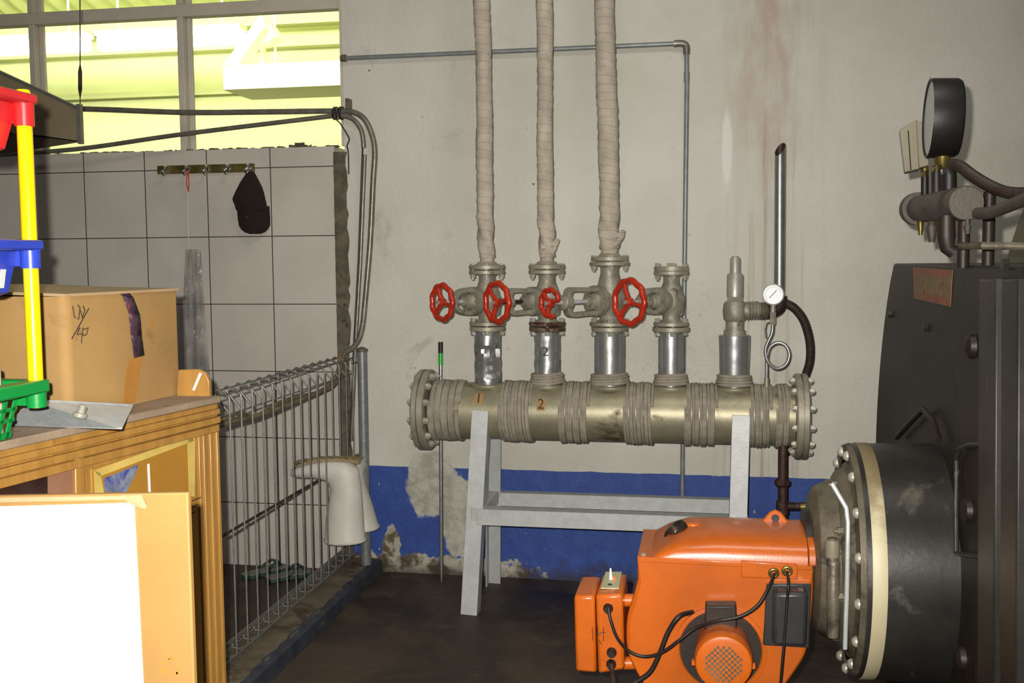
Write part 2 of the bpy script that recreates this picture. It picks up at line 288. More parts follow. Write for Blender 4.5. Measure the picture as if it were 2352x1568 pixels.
# ---------------------------------------------------------------- geometry
def frame_of(d):
    d = d.normalized(); a = V((0, 0, 1)) if abs(d.z) < 0.9 else V((1, 0, 0))
    u = d.cross(a).normalized(); return u, d.cross(u).normalized()
class G:
    def __init__(s): s.bm = bmesh.new()
    def face(s, vs):
        try: s.bm.faces.new(vs)
        except ValueError: pass
    def loft(s, rings, closed=False, cap=True):
        rr = [[s.bm.verts.new(p) for p in r] for r in rings]; n = len(rr[0]); k = len(rr)
        for i in range(k if closed else k - 1):
            a, b = rr[i], rr[(i + 1) % k]
            for j in range(n): s.face((a[j], a[(j + 1) % n], b[(j + 1) % n], b[j]))
        if cap and not closed: s.face(rr[0][::-1]); s.face(rr[-1])
        return s
    def lathe(s, a, d, prof, n=28, cap=True, squash=None):
        a = V(a); d = V(d).normalized(); u, w = frame_of(d)
        return s.loft([[a + d * t + (u * math.cos(2 * math.pi * j / n) + w * math.sin(2 * math.pi * j / n)) * r for j in range(n)] for t, r in prof], cap=cap)
    def cyl(s, a, b, r, r2=None, n=20):
        a, b = V(a), V(b); return s.lathe(a, b - a, [(0, r), ((b - a).length, r if r2 is None else r2)], n)
    def tube(s, pts, r, n=10, closed=False, cap=True):
        pts = [V(p) for p in pts]; k = len(pts); rs = r if isinstance(r, (list, tuple)) else [r] * k
        def tan(i):
            if closed: return (pts[(i + 1) % k] - pts[i - 1]).normalized()
            return (pts[min(i + 1, k - 1)] - pts[max(i - 1, 0)]).normalized()
        u, w = frame_of(tan(0)); rings = []
        for i in range(k):
            t = tan(i); u = (u - t * u.dot(t)).normalized(); w = t.cross(u)
            rings.append([pts[i] + (u * math.cos(2 * math.pi * j / n) + w * math.sin(2 * math.pi * j / n)) * rs[i] for j in range(n)])
        return s.loft(rings, closed, cap)
    def ring(s, c, d, R, r, n=36, k=8):
        c = V(c); u, w = frame_of(V(d)); f = R if callable(R) else (lambda t: R)
        return s.tube([c + (u * math.cos(t) + w * math.sin(t)) * f(t) for t in (2 * math.pi * i / n for i in range(n))], r, k, True)
    def prism(s, pts, vec):
        pts = [V(p) for p in pts]; vec = V(vec); return s.loft([pts, [p + vec for p in pts]])
    def box(s, c, size, ax=None):
        c = V(c); x, y, z = ax if ax else (V((1, 0, 0)), V((0, 1, 0)), V((0, 0, 1))); x, y, z = x * size[0] / 2, y * size[1] / 2, z * size[2] / 2
        return s.prism([c - x - y - z, c + x - y - z, c + x + y - z, c - x + y - z], z * 2)
    def span(s, a, b): a, b = V(a), V(b); return s.box((a + b) / 2, [abs(v) for v in (b - a)])
    def sphere(s, c, r, sc=(1, 1, 1), n=20):
        c = V(c); rings = []
        for i in range(1, n // 2):
            t = math.pi * i / (n // 2)
            rings.append([c + V((sc[0] * r * math.sin(t) * math.cos(2 * math.pi * j / n), sc[1] * r * math.sin(t) * math.sin(2 * math.pi * j / n), -sc[2] * r * math.cos(t))) for j in range(n)])
        return s.loft(rings)
    def jitter(s, a, seed=0):
        rnd = random.Random(seed)
        for v in s.bm.verts: v.co += V((rnd.uniform(-a, a), rnd.uniform(-a, a), rnd.uniform(-a, a)))
        return s
    def build(s, name, mat, parent=None, bevel=0.0, ang=38, flat=False, sub=0, solid=0.0):
        bmesh.ops.recalc_face_normals(s.bm, faces=s.bm.faces)
        me = bpy.data.meshes.new(name); s.bm.to_mesh(me); s.bm.free()
        for p in me.polygons: p.use_smooth = not flat
        if not flat: me.set_sharp_from_angle(angle=math.radians(ang))
        me.materials.append(M[mat] if isinstance(mat, str) else mat)
        o = bpy.data.objects.new(name, me); COL.objects.link(o)
        if parent is not None:
            o.parent = parent
            if parent.type == 'EMPTY': o.matrix_parent_inverse = Matrix.Translation(-parent.location)
        if solid: md = o.modifiers.new('solidify', 'SOLIDIFY'); md.thickness = solid; md.offset = 0
        if bevel: md = o.modifiers.new('bevel', 'BEVEL'); md.width = bevel; md.segments = 2; md.limit_method = 'ANGLE'; md.angle_limit = math.radians(40)
        if sub: md = o.modifiers.new('subsurf', 'SUBSURF'); md.levels = sub; md.render_levels = sub
        return o
def tag(o, label, cat, group=None):
    o['label'] = label; o['category'] = cat
    if group: o['group'] = group
    return o
def thing(name, loc, label, cat, group=None):
    o = bpy.data.objects.new(name, None); COL.objects.link(o); o.location = V(loc); o.empty_display_size = 0.05
    return tag(o, label, cat, group)
def solo(o, label, cat, group=None):
    bb = [V(c) for c in o.bound_box]; L = V(((bb[0].x + bb[6].x) / 2, (bb[0].y + bb[6].y) / 2, bb[0].z))
    o.data.transform(Matrix.Translation(-L)); o.location = L
    return tag(o, label, cat, group)
def struct(o): o['kind'] = 'structure'; return o
def spline(pts, k=6):
    pts = [V(p) for p in pts]; out = []
    for i in range(len(pts) - 1):
        p0, p1, p2, p3 = pts[max(i - 1, 0)], pts[i], pts[i + 1], pts[min(i + 2, len(pts) - 1)]
        for j in range(k):
            t = j / k
            out.append(0.5 * ((2 * p1) + (p2 - p0) * t + (2 * p0 - 5 * p1 + 4 * p2 - p3) * t * t + (3 * p1 - p0 - 3 * p2 + p3) * t ** 3))
    return out + [pts[-1]]
def text_mesh(txt, size):
    cu = bpy.data.curves.new('lettering', 'FONT'); cu.body = txt; cu.size = size; cu.align_x = 'CENTER'; cu.align_y = 'CENTER'; cu.resolution_u = 4
    o = bpy.data.objects.new('lettering', cu); COL.objects.link(o)
    dg = bpy.context.evaluated_depsgraph_get(); me = bpy.data.meshes.new_from_object(o.evaluated_get(dg))
    bpy.data.objects.remove(o); bpy.data.curves.remove(cu); return me
def text_on(name, txt, size, fn, mat, parent):
    me = text_mesh(txt, size)
    for v in me.vertices: v.co = fn(v.co.x, v.co.y)
    me.materials.clear(); me.materials.append(M[mat]); o = bpy.data.objects.new(name, me); COL.objects.link(o); o.parent = parent
    if parent.type == 'EMPTY': o.matrix_parent_inverse = Matrix.Translation(-parent.location)
    return o
UX, UY, UZ = V((1, 0, 0)), V((0, 1, 0)), V((0, 0, 1))

# ================================================================ SETTING
XE = -1.538           # left end of the plastered wall
TILE_TOP = 1.886
struct(G().span((XE, 0, -0.02), (3.2, 0.16, 4.2)).build('wall_back', 'wall'))
struct(G().span((-5.2, 0.004, -0.02), (-1.588, 0.16, TILE_TOP)).build('wall_left', 'tile'))
struct(G().span((-6, -4.8, -0.1), (4, 5, 0)).build('floor', 'floor'))
g = G()
def mortar_ring(z):
    rnd = random.Random(int(z * 1000)); a = rnd.uniform(-.006, .006); b = rnd.uniform(-.007, .007)
    return [V((-1.589, 0.15, z)), V((-1.589, -0.004 + a * .3, z)), V((-1.575 + a, -0.006 + a, z)), V((XE + 0.008 + b, -0.004 + b * .4, z)), V((XE, 0.15, z))]
g.loft([mortar_ring(z * 0.03) for z in range(0, 63)]).build('trim_1', 'mortar')
struct(bpy.data.objects['trim_1'])
# broken mortar along the top of the tiles
g = G(); rnd = random.Random(3)
for i in range(34):
    x = -3.6 + i * 0.06
    g.sphere((x + rnd.uniform(-.02, .02), 0.03, TILE_TOP + 0.001), rnd.uniform(.006, .014), (2.6, 1.2, .6), 8)
for x, s in ((-1.79, .014), (-1.755, .022), (-1.735, .013), (-1.85, .01), (-1.71, .01)):
    g.sphere((x, 0.03, TILE_TOP + s * .5), s, (1.3, .8, .9), 7)
struct(g.jitter(.003, 2).build('trim_2', 'mortar'))
# kerb under the fence
g = G(); kp = [(-1.62, 0), (-1.62, .055), (-1.60, .062), (-1.43, .06), (-1.405, .05), (-1.40, 0)]
struct(G().loft([[V((x, y, z)) for x, z in kp] for y in (-2.6, -2.0, -1.4, -.8, -.3, 0.0)]).build('kerb', 'kerb', bevel=.006))
g = G(); rnd = random.Random(6); rw = []
for i in range(60):
    y = -2.6 + i * 2.598 / 59; w = rnd.uniform(0, .018)
    rw.append([V((-1.3985, y, 0.001)), V((-1.403, y, .052)), V((-1.425 - w, y, .0625)), V((-1.428 - w, y, .0600)), V((-1.41, y, .048)), V((-1.402, y, 0.001))])
g.loft(rw)
struct(g.build('trim_3', 'kerbblue'))

# window above the tiles
win = bpy.data.objects.new('window_1', None); COL.objects.link(win); win.location = (-2.6, 0.06, TILE_TOP); win['kind'] = 'structure'
zr = PY(784, 8, 0.05).z
g = G().span((-4.6, 0.03, zr - .024), (XE, 0.09, zr + .03)); g.build('window_rail', 'frame', win, .004)
g = G()
xm = [PY(425, 200, .05).x, PY(86, 200, .05).x]; xm.append(2 * xm[1] - xm[0]); xm.append(2 * xm[2] - xm[1])
for x in xm[:3]:
    g.span((x - .022, 0.03, TILE_TOP), (x + .008, 0.09, zr - .024)); g.span((x + .008, 0.065, TILE_TOP), (x + .03, 0.085, zr - .024))
    g.span((x - .022, 0.03, zr + .03), (x + .008, 0.09, 3.5)); g.span((x + .008, 0.065, zr + .03), (x + .03, 0.085, 3.5))
g.build('window_mullions', 'frame', win, .003)
G().span((XE - .012, -0.003, TILE_TOP), (XE, 0.12, 3.6)).build('window_jamb', 'frame', win)
xs = [-4.6] + sorted(xm[:3]) + [XE - .012]
for i in range(4):
    for z0, z1 in ((TILE_TOP + .002, zr - .024), (zr + .03, 3.5)):
        G().span((xs[i] + .009, 0.072, z0), (xs[i + 1] - .023, 0.076, z1)).build('window_pane', 'glass', win)
struct(G().span((-5.2, 0.0, 3.5), (XE, 0.16, 4.2)).build('wall_upper', 'wall'))

# hall beyond the glass
YF = 3.2
struct(G().span((-7.5, YF, 0), (0.5, YF + .1, 3.25)).build('wall_far', 'hallwall'))
g = G()                                                   # corrugated roof, rising towards the boiler room
rows = []
for k in range(261):
    x = -7.6 + k * .031; dz = .02 * math.sin(k * math.pi / 2.5)
    rows.append((x, dz))
for (x, a), (x2, b) in zip(rows, rows[1:]):
    v = [g.bm.verts.new(p) for p in ((x, YF + .2, 3.2 + a), (x2, YF + .2, 3.2 + b), (x2, .3, 4.2 + b), (x, .3, 4.2 + a))]; g.face(v)
struct(g.build('ceiling', 'hallroof'))
g = G()
g.span((-7.5, YF - .10, 2.98), (0.4, YF, 3.05)); g.span((-7.5, YF - .05, 2.66), (0.4, YF, 2.70)); g.span((-7.5, YF - .2, 3.12), (0.4, YF, 3.2))
struct(g.build('trim_4', 'hallwall'))
struct(G().span((-2.55, YF - .05, 0), (-2.2, YF - .002, 2.15)).build('door_1', 'hallroof', None, .005))
t = None
for (x0, x1, lab) in ((PY(-260, 118, 2.4).x, PY(205, 100, 2.4).x, 'blown-out strip light seen through the left panes, behind the hanger wire'), (PY(228, 100, 2.4).x, PY(560, 84, 2.4).x, 'blown-out strip light seen through the pane beside the white duct')):
    zl = PY(300, 98, 2.4).z
    t = thing('strip_light', ((x0 + x1) / 2, 2.4, zl), lab, 'light', 'strip lights in the hall beyond the window')
    G().span((x0, 2.36, zl - .045), (x1, 2.44, zl + .045)).build('diffuser', 'tube', t, .012)
    G().span((x0, 2.34, zl + .047), (x1, 2.46, zl + .08)).build('housing', 'duct', t)
    for x in (x0 + .15, x1 - .15): G().cyl((x, 2.4, zl + .08), (x, 2.4, 3.5), .008, n=8).build('drop_rod', 'duct', t)
t = thing('ventilation_duct', PY(650, 180, 1.5), 'pale box duct with sloping branch seen through the pane nearest the plaster wall', 'duct')
a = PY(511, 150, 1.5); b = PY(511, 207, 1.5)
G().span((a.x, 1.5, b.z), (a.x + 1.6, 1.9, a.z)).build('duct_box', 'duct', t, .004)
for x in (a.x + .25, a.x + 1.3): G().cyl((x, 1.7, a.z), (x, 1.7, 3.78), .008, n=8).build('hanger_rod', 'duct', t)
p = [PY(x, y, 1.52) for x, y in ((512, 148), (545, 148), (608, 62), (600, 32), (592, 40))]
G().prism(p, (0, .12, 0)).build('sloping_branch', 'duct', t, .004)
p = [PY(x, y, 1.6) for x, y in ((597, 102), (612, 98), (634, 82), (618, 54), (604, 85))]
G().prism(p, (0, .12, 0)).build('end_hood', 'duct', t)
G().span(PY(597, 148, 1.7), PY(611, 95, 1.74)).build('stay', 'duct', t)

# ================================================================ STEAM HEADER
HY, HZ, HR = -0.315, 0.782, 0.113
XL, XR = -1.06, 0.345
hd = thing('steam_header', (-0.36, HY, HZ - HR), 'large silver steam header pipe lying on the grey stand, five stubs on top', 'pipe')
G().lathe((XL, HY, HZ), UX, [(0, HR), (XR - XL, HR)], 64).build('header_pipe', 'header', hd)
def hex_bolt(g, c, d, r, l):
    c = V(c); d = V(d).normalized(); g.lathe(c, d, [(0, r), (l, r)], 6); return g
def big_flange(x0, x1, xin, sgn):
    mid = (x0 + x1) / 2
    f = G().lathe((x0, HY, HZ), UX, [(0, .158), (.005, .163), (mid - x0 - .003, .163), (mid - x0 - .003, .15), (mid - x0 + .003, .15), (mid - x0 + .003, .163), (x1 - x0 - .005, .163), (x1 - x0, .158)], 48)
    f = f.build('end_flange', 'flange', hd)
    for k in range(12):
        a = 2 * math.pi * (k + .35) / 12; c = V((0, HY + .139 * math.cos(a), HZ + .139 * math.sin(a)))
        b = G(); b.cyl((x0 - .017, c.y, c.z), (x1 + .020, c.y, c.z), .0075, n=8)
        hex_bolt(b, (x0 - .0125, c.y, c.z), UX, .0135, .0125); hex_bolt(b, (x1, c.y, c.z), UX, .0135, .015)
        b.build('bolt', 'bolt', f)
big_flange(-1.128, -1.076, 0, 1); big_flange(.346, .394, 0, -1)
def coil(cx0, cx1, seed, rr=.0058):
    rnd = random.Random(seed); turns = max(3, round((cx1 - cx0) / .0094)); pts = []; n = 40
    for i in range(turns * n + 1):
        t = i / n; a = 2 * math.pi * t + 1.2
        w = .0025 * math.sin(t * 2.1 + seed) + .003 * math.sin(a + seed)
        R = HR + .005 + .0015 * math.sin(t * 5.3 + seed)
        pts.append(V((cx0 + (cx1 - cx0) * t / turns + w, HY - R * math.sin(a), HZ + R * math.cos(a))))
    return G().tube(pts, rr, 6)
for i, (p0, p1) in enumerate(((978, 1058), (1144, 1222), (1278, 1352), (1432, 1502), (1568, 1648), (1722, 1776), (1780, 1816))):
    coil(PY(p0 + 4, 950, -.428).x, PY(p1 - 4, 950, -.428).x, i * 3 + 1, .0055).build('rope_wrap', 'rope', hd)
BX = [-.845, -.604, -.357, -.119, .122]; BR = [.0535, .051, .060, .049, .051]
for i, (x, r) in enumerate(zip(BX, BR)):
    G().ring((x, HY, HZ + HR - .012), UZ, r + .014, .011).build('weld_ring', 'header', hd)
    top = 1.098 if i < 4 else PY(1687, 770, HY).z
    nz = 14; nn = 26; rings = []; rnd = random.Random(i + 5)
    for k in range(nz + 1):
        z = .868 + (top - .868) * k / nz
        row = []
        for j in range(nn):
            a = 2 * math.pi * j / nn; q = r * (1.0 if i != 4 else 1.06 + .10 * k / nz)
            if i == 0 and .93 < z < 1.04 and math.sin(a) < -.3: q -= rnd.uniform(0, .014)
            elif i < 2: q += rnd.uniform(-.0022, .0022)
            else: q += rnd.uniform(-.0006, .0006)
            row.append(V((x + q * math.cos(a), HY + q * math.sin(a), z)))
        rings.append(row)
    br = G().loft(rings).build('branch_sleeve', 'tin', hd, ang=24 if i < 2 else 40)
    G().cyl((x, HY, top), (x, HY, top + .02), r * .8).build('pipe_neck', 'cast', br)
    if i:
        pts = []
        for k in range(4 * 24):
            a = 2 * math.pi * k / 24; pts.append(V((x + (r + .01 + (.004 if k < 48 else 0)) * math.cos(a), HY + (r + .01) * math.sin(a), .893 + .011 * k / 24 + .003 * math.sin(a + i))))
        G().tube(pts, .0065, 6).build('rope_collar', 'rope', br)
    if i < 4:
        f = G().lathe((x, HY, 1.104), UZ, [(0, .069), (.002, .0715), (.016, .0715), (.018, .069)], 36).build('branch_flange', 'flange' if i != 1 else 'rustflange', br)
def on_header(x0, z0):      # wraps lettering round the front of the header
    a0 = math.asin((z0 - HZ) / HR)
    return lambda u, v, e=.0: V((x0 + u, HY - (HR + e) * math.cos(a0 + v / HR), HZ + (HR + e) * math.sin(a0 + v / HR)))
for ch, px, py in (('1', 1098, 917), ('2', 1242, 929)):
    c = PY(px, py, HY - HR * .96); fn = on_header(c.x, c.z); g = G()
    rws = [[fn(u, v, .0012) for u in (-.0165, .0165)] for v in [-.024 + .006 * k for k in range(9)]]
    for r0, r1 in zip(rws, rws[1:]): g.face([g.bm.verts.new(p) for p in (r0[0], r0[1], r1[1], r1[0])])
    tg = g.build('paper_tag', 'card', hd)
    text_on('numeral', ch, .056, lambda u, v: fn(u, v, .0042), 'ink', tg)
c = PY(1253, 808, HY - .051)
text_on('numeral', '2', .05, lambda u, v: V((BX[1] + .0545 * math.sin((u + c.x - BX[1]) / .052), HY - .0545 * math.cos((u + c.x - BX[1]) / .052), c.z + v)), 'ink', hd)

# ---- stand
st = thing('header_stand', (-.37, -.3, 0), 'grey painted angle-iron stand with splayed legs under the steam header', 'stand')
def angle_leg(name, a, b, w, sx, sy):
    a, b = V(a), V(b); d = (b - a).normalized(); x = UX - d * UX.dot(d); x.normalize(); y = d.cross(x).normalized()
    if y.y < 0: y = -y
    c = (a + b) / 2; L = (b - a).length; g = G()
    g.box(c, (w, .006, L), (x, y, d)); g.box(c + x * (sx * (w / 2 - .003)) + y * (sy * w / 2), (.006, w, L), (x, y, d))
    return g.build(name, 'stand', st, .0015)
for xb, xt in ((-.893, -.852), (.128, .145)):
    angle_leg('leg', (xb, -.50, 0.0), (xt, -.437, .80), .066, 1 if xb < 0 else -1, 1)
    angle_leg('leg', (xb + .02 if xb < 0 else xb, -.09, 0.0), (xt + .01, -.21, .70), .055, -1, -1)
    G().box(((xb + xt) / 2 + .012, -.30, .395), (.05, .35, .05)).build('cross_tie', 'stand', st, .002)
g = G().span((-.86, -.482, .355), (.15, -.476, .418)); g.span((-.86, -.476, .412), (.15, -.42, .418)); g.build('front_rail', 'stand', st, .0015)
g = G().span((-.86, -.16, .355), (.15, -.154, .412)); g.span((-.86, -.154, .406), (.15, -.11, .412)); g.build('rear_rail', 'stand', st, .0015)

# ---- stop valves
def valve(x, ztop, alpha, L, wr, s, label, oval, ty):
    v = thing('stop_valve', (x, HY, 1.124), label, 'valve', 'stop valves on the steam header')
    z0, z1 = 1.124, ztop; zc = 1.224; r0 = .033 * s
    al = math.radians(alpha); d = V((-math.sin(al), -math.cos(al), 0)); side = V((math.cos(al), -math.sin(al), 0)); C = V((x, HY, zc))
    g = G().lathe((x, HY, z0 + .016), UZ, [(0, .048 * s), (.012, .036 * s), (.03, r0 * 1.1), (zc - z0 - .046, .05 * s), (zc - z0 - .016, .056 * s), (zc - z0 + .014, .05 * s), (z1 - z0 - .06, r0), (z1 - z0 - .04, r0), (z1 - z0 - .026, .046 * s)], 28)
    g.sphere(C, .056 * s, (1.05, 1, .9)); g.cyl(C + V((.012, .012, -.02)), C + V((.02, .02, -.06)), .045 * s, .03 * s)
    g.build('valve_body', 'cast', v)
    for zz, nm in ((z0 + .001, 'flange'), (z1 - .016, 'flange')):
        f = G().lathe((x, HY, zz), UZ, [(0, .07 * s), (.002, .0725 * s), (.0135, .0725 * s), (.0155, .07 * s)], 36).build(nm, 'flange' if not (oval == 2 and zz < 1.2) else 'rustflange', v)
        for k in range(4):
            a = k * math.pi / 2 + .16; c = V((x + .057 * s * math.cos(a), HY + .057 * s * math.sin(a), 0)); b = G()
            lo, hi = (zz - .038, zz + .03) if zz < 1.2 else (zz - .022, zz + .042)
            b.cyl((c.x, c.y, lo), (c.x, c.y, hi), .006, n=8); hex_bolt(b, (c.x, c.y, zz + .0155 if zz < 1.2 else zz - .014), UZ, .0122, .0135); hex_bolt(b, (c.x, c.y, lo if zz < 1.2 else hi - .0125), UZ, .0122, .0125)
            b.build('bolt', 'bolt', f)
    bn = G().lathe(C, d, [(.03, .046 * s), (.058, .046 * s), (.058, .056 * s), (.07, .056 * s), (.071, .053 * s), (.073, .053 * s), (.074, .056 * s), (.086, .056 * s), (.087, .034 * s), (.105, .027 * s), (.108, .02), (.124, .02), (.126, .012)], 28)
    for k in range(6):
        a = k * math.pi / 3; q = C + (side * math.cos(a) + UZ * math.sin(a)) * .047 * s
        hex_bolt(bn, q + d * .05, d, .008, .045)
    bn.build('bonnet', 'cast', v)
    # yoke: two arms in the vertical plane, closing round the stem
    t0, t1 = .07, ty; h = .043 * s; g = G()
    for sg in (1, -1):
        if oval == 1: path = [(t0, h), (t0 + (t1 - t0) * .35, h * 1.05), (t0 + (t1 - t0) * .7, h * .85), (t1 - .008, h * .4), (t1, .004)]
        else: path = [(t0, h * .95), (t0 + (t1 - t0) * .5, h), (t1 - .02, h * 1.02), (t1 - .004, h * .8), (t1, h * .3), (t1, .002)]
        pts = spline([C + d * t + UZ * sg * q for t, q in path], 5)
        rings = []
        for i, p in enumerate(pts):
            tg = (pts[min(i + 1, len(pts) - 1)] - pts[max(i - 1, 0)]).normalized(); nn_ = tg.cross(side).normalized()
            rings.append([p + side * a * .016 * s + nn_ * b * .0085 for a, b in ((1, 1), (-1, 1), (-1, -1), (1, -1))])
        g.loft(rings)
    g.lathe(C, d, [(t1 - .02, .018), (t1 + .01, .018)] if oval != 3 else [(t1 - .015, .022), (t1 - .01, .028), (t1 + .022, .028), (t1 + .03, .015)], 20); g.build('yoke', 'cast', v, .002)
    G().cyl(C + d * .1, C + d * (L + .012), .0075, n=12).build('stem', 'steel' if oval != 2 else 'rust', v)
    wc = C + d * L; g = G()
    rim_r = .0115 * (wr / .075) ** .5
    rim_at = lambda t: wc + (side * math.cos(t) + UZ * math.sin(t)) * (wr + .0028 * math.cos(9 * t))
    if oval == 3: g.tube([rim_at(math.radians(q)) for q in range(12, 296, 6)], rim_r, 10)
    else: g.tube([rim_at(2 * math.pi * q / 54) for q in range(54)], rim_r, 10, True)
    g.lathe(wc, d, [(-.012, .014), (-.01, .017), (.012, .017), (.016, .012)], 20)
    for k in range(3):
        a = (math.pi / 2 + .35 * oval if oval != 3 else .25) + k * 2 * math.pi / 3; e = side * math.cos(a) + UZ * math.sin(a)
        g.tube([wc + e * .012, wc + e * wr * .55 + d * .004, wc + e * wr], [.010, .0085, .009], 10)
    w = g.build('handwheel', 'red', v)
    G().lathe(wc, d, [(.014, .008), (.022, .008)], 6).build('nut', 'bolt', w)
valve(BX[0], 1.345, 40, .222, .066, 1.0, 'first silver stop valve from the left, small red handwheel at far left', 1, .172)
valve(BX[1], 1.345, 42, .247, .073, 1.0, 'second stop valve from the left, rusty lower flange, red wheel hangs before first valve', 2, .192)
valve(BX[2], 1.375, 40, .312, .050, 1.08, 'third and largest stop valve, long bonnet and smallest red handwheel', 3, .225)
valve(BX[3], 1.338, 44, .217, .081, .93, 'fourth stop valve, blanked off on top, with the largest red handwheel', 1, .165)

# ---- lagged risers
def riser(x, x2, zb, r, seed, label):
    t = thing('steam_pipe', (x, HY, zb), label, 'pipe', 'lagged risers above the stop valves')
    rnd = random.Random(seed); rings = []; nz = 150; nn = 28; zt = 3.6; ph = [rnd.uniform(0, 6) for _ in range(6)]
    for k in range(nz + 1):
        z = zb + .05 + (zt - zb - .05) * k / nz; xx = x + (x2 - x) * (z - zb) / 1.0; row = []
        for j in range(nn):
            a = 2 * math.pi * j / nn; s = (z + .035 * a / (2 * math.pi)) / .046
            q = r * (1 - .09 * (1 - min(1, ((s % 1) * 3)))) + .0009 * math.sin(z * 23 + ph[0] + a) + .0012 * math.sin(z * 9 + ph[1] - 2 * a) + rnd.uniform(-.0014, .0014)
            if k < 12: q += .004 * math.sin(a * 3 + ph[2] + z * 60)
            row.append(V((xx + .003 * math.sin(z * 6 + ph[3]) + q * math.cos(a), HY + q * math.sin(a), z)))
        rings.append(row)
    G().loft(rings).build('lagging', 'lagging', t, ang=60)
    if seed != 1: G().tube(spline([V((x + r * .6, HY - r * .8, zb + .06)), V((x + r * 1.1, HY - r * .7, zb + .085)), V((x + r * 1.35, HY - r * .3, zb + .115)), V((x + r * .9, HY - .02, zb + .10)), V((x - r * .6, HY - r * .95, zb + .085))], 5), .009, 6).jitter(.002, seed).build('loose_tape', 'lagging', t)
    G().cyl((x, HY, zb), (x, HY, zb + .06), r * .84).build('bare_pipe', 'lagging', t)
    f = G().lathe((x, HY, zb + .002), UZ, [(0, .07), (.002, .0725), (.015, .0725), (.017, .068), (.018, .045), (.03, .036)], 36).build('flange', 'flange', t)
riser(BX[0], BX[0] - .010, 1.346, .0325, 1, 'left lagged pipe rising from the first stop valve')
riser(BX[1], BX[1] - .006, 1.346, .0315, 2, 'middle lagged pipe rising from the second stop valve, frayed at its foot')
riser(BX[2], BX[2] - .016, 1.376, .0395, 3, 'right and thickest lagged pipe, rising from the third stop valve')
f = G().lathe((BX[3], HY, 1.3385), UZ, [(0, .066), (.016, .066), (.017, .06)], 36)
for k in range(4):
    a = k * math.pi / 2 + .16; hex_bolt(f, (BX[3] + .053 * math.cos(a), HY + .053 * math.sin(a), 1.3545), UZ, .011, .013)
solo(f.build('blank_flange', 'flange'), 'silver blanking disc bolted on top of the fourth valve', 'flange')

# ---- safety valve
x = BX[4]; zz = lambda py: PY(1687, py, HY).z
sv = thing('safety_valve', (x, HY, zz(770)), 'tall silver safety valve without handwheel beside the small dial gauge', 'valve')
G().lathe((x, HY, 0), UZ, [(zz(772), .034), (zz(738), .034), (zz(733), .042), (zz(715), .0455), (zz(698), .043), (zz(692), .036)], 28).build('valve_body', 'cast', sv)
G().lathe((x, HY, 0), UZ, [(zz(696), .033), (zz(681), .033)], 6).build('hexagon', 'alu', sv)
G().lathe((x, HY, 0), UZ, [(zz(681), .031), (zz(632), .031), (zz(628), .026)], 28).build('spring_case', 'alu', sv)
G().lathe((x, HY, 0), UZ, [(zz(628), .021), (zz(624), .0195), (zz(596), .0195), (zz(590), .015), (zz(588), .012)], 24).build('cap', 'alu', sv)
o = PY(1720, 714, HY)
g = G().lathe((x + .03, HY, zz(714)), V((1, .2, .05)), [(0, .03)] + [(.012 + .006 * k, .036 if k % 2 else .031) for k in range(8)] + [(.065, .03)], 24); g.build('outlet', 'cast', sv)

# ---- dial gauge with siphon
pg = thing('pressure_gauge', PY(1761, 888, HY), 'small round dial gauge on a coiled siphon at right end of header', 'gauge')
YG = HY - .05; c = PY(1776, 676, YG); fd = V((-.05, -1, .05)).normalized()
G().lathe(c, fd, [(-.03, .038), (.0, .0405), (.006, .0405), (.007, .036), (.004, .0355)], 36).build('bezel', 'galv', pg)
fc = G().lathe(c, fd, [(-.01, .035), (.0045, .0352)], 36).build('dial', 'gaugeface', pg)
u, w = frame_of(fd)
G().tube([c + fd * .006 + V((-.014, 0, -.014)), c + fd * .006 + V((.012, 0, .016))], .0012, 6).build('needle', 'black', fc)
g = G()
for k in range(21):
    a = math.radians(-45 + k * 13.5); e = V((math.cos(a), 0, math.sin(a))); g.tube([c + fd * .0055 + e * .027, c + fd * .0055 + e * .031], .0006, 4)
g.build('scale_marks', 'black', fc)
g = G().cyl(PY(1776, 698, YG), PY(1775, 722, YG), .010); g.lathe(PY(1775, 745, YG), UZ, [(0, .011), (.045, .0125)], 6); g.build('gauge_cock', 'cast', pg)
G().tube([PY(1769, 738, YG - .012), PY(1760, 742, YG - .014), PY(1757, 755, YG - .014), PY(1759, 776, YG - .014)], .0035, 8).build('cock_lever', 'galv', pg)
def sp(lst): return spline([PY(a, b, YG + e) for a, b, e in lst], 6)
G().tube(sp([(1775, 742, 0), (1773, 765, 0), (1764, 785, 0), (1758, 805, 0), (1764, 830, 0), (1783, 846, .002), (1804, 838, .006), (1813, 815, .01), (1804, 793, .014), (1785, 787, .017), (1768, 798, .018), (1762, 822, .02), (1761, 850, .02), (1761, 872, .02)]), .0068, 10).build('siphon', 'galv', pg)
q = PY(1761, 868, YG + .02)
G().lathe(q, -UZ, [(0, .0095), (.03, .0095), (.03, .013), (.045, .013), (.045, .010), (.075, .011)], 16).build('socket', 'header', pg)

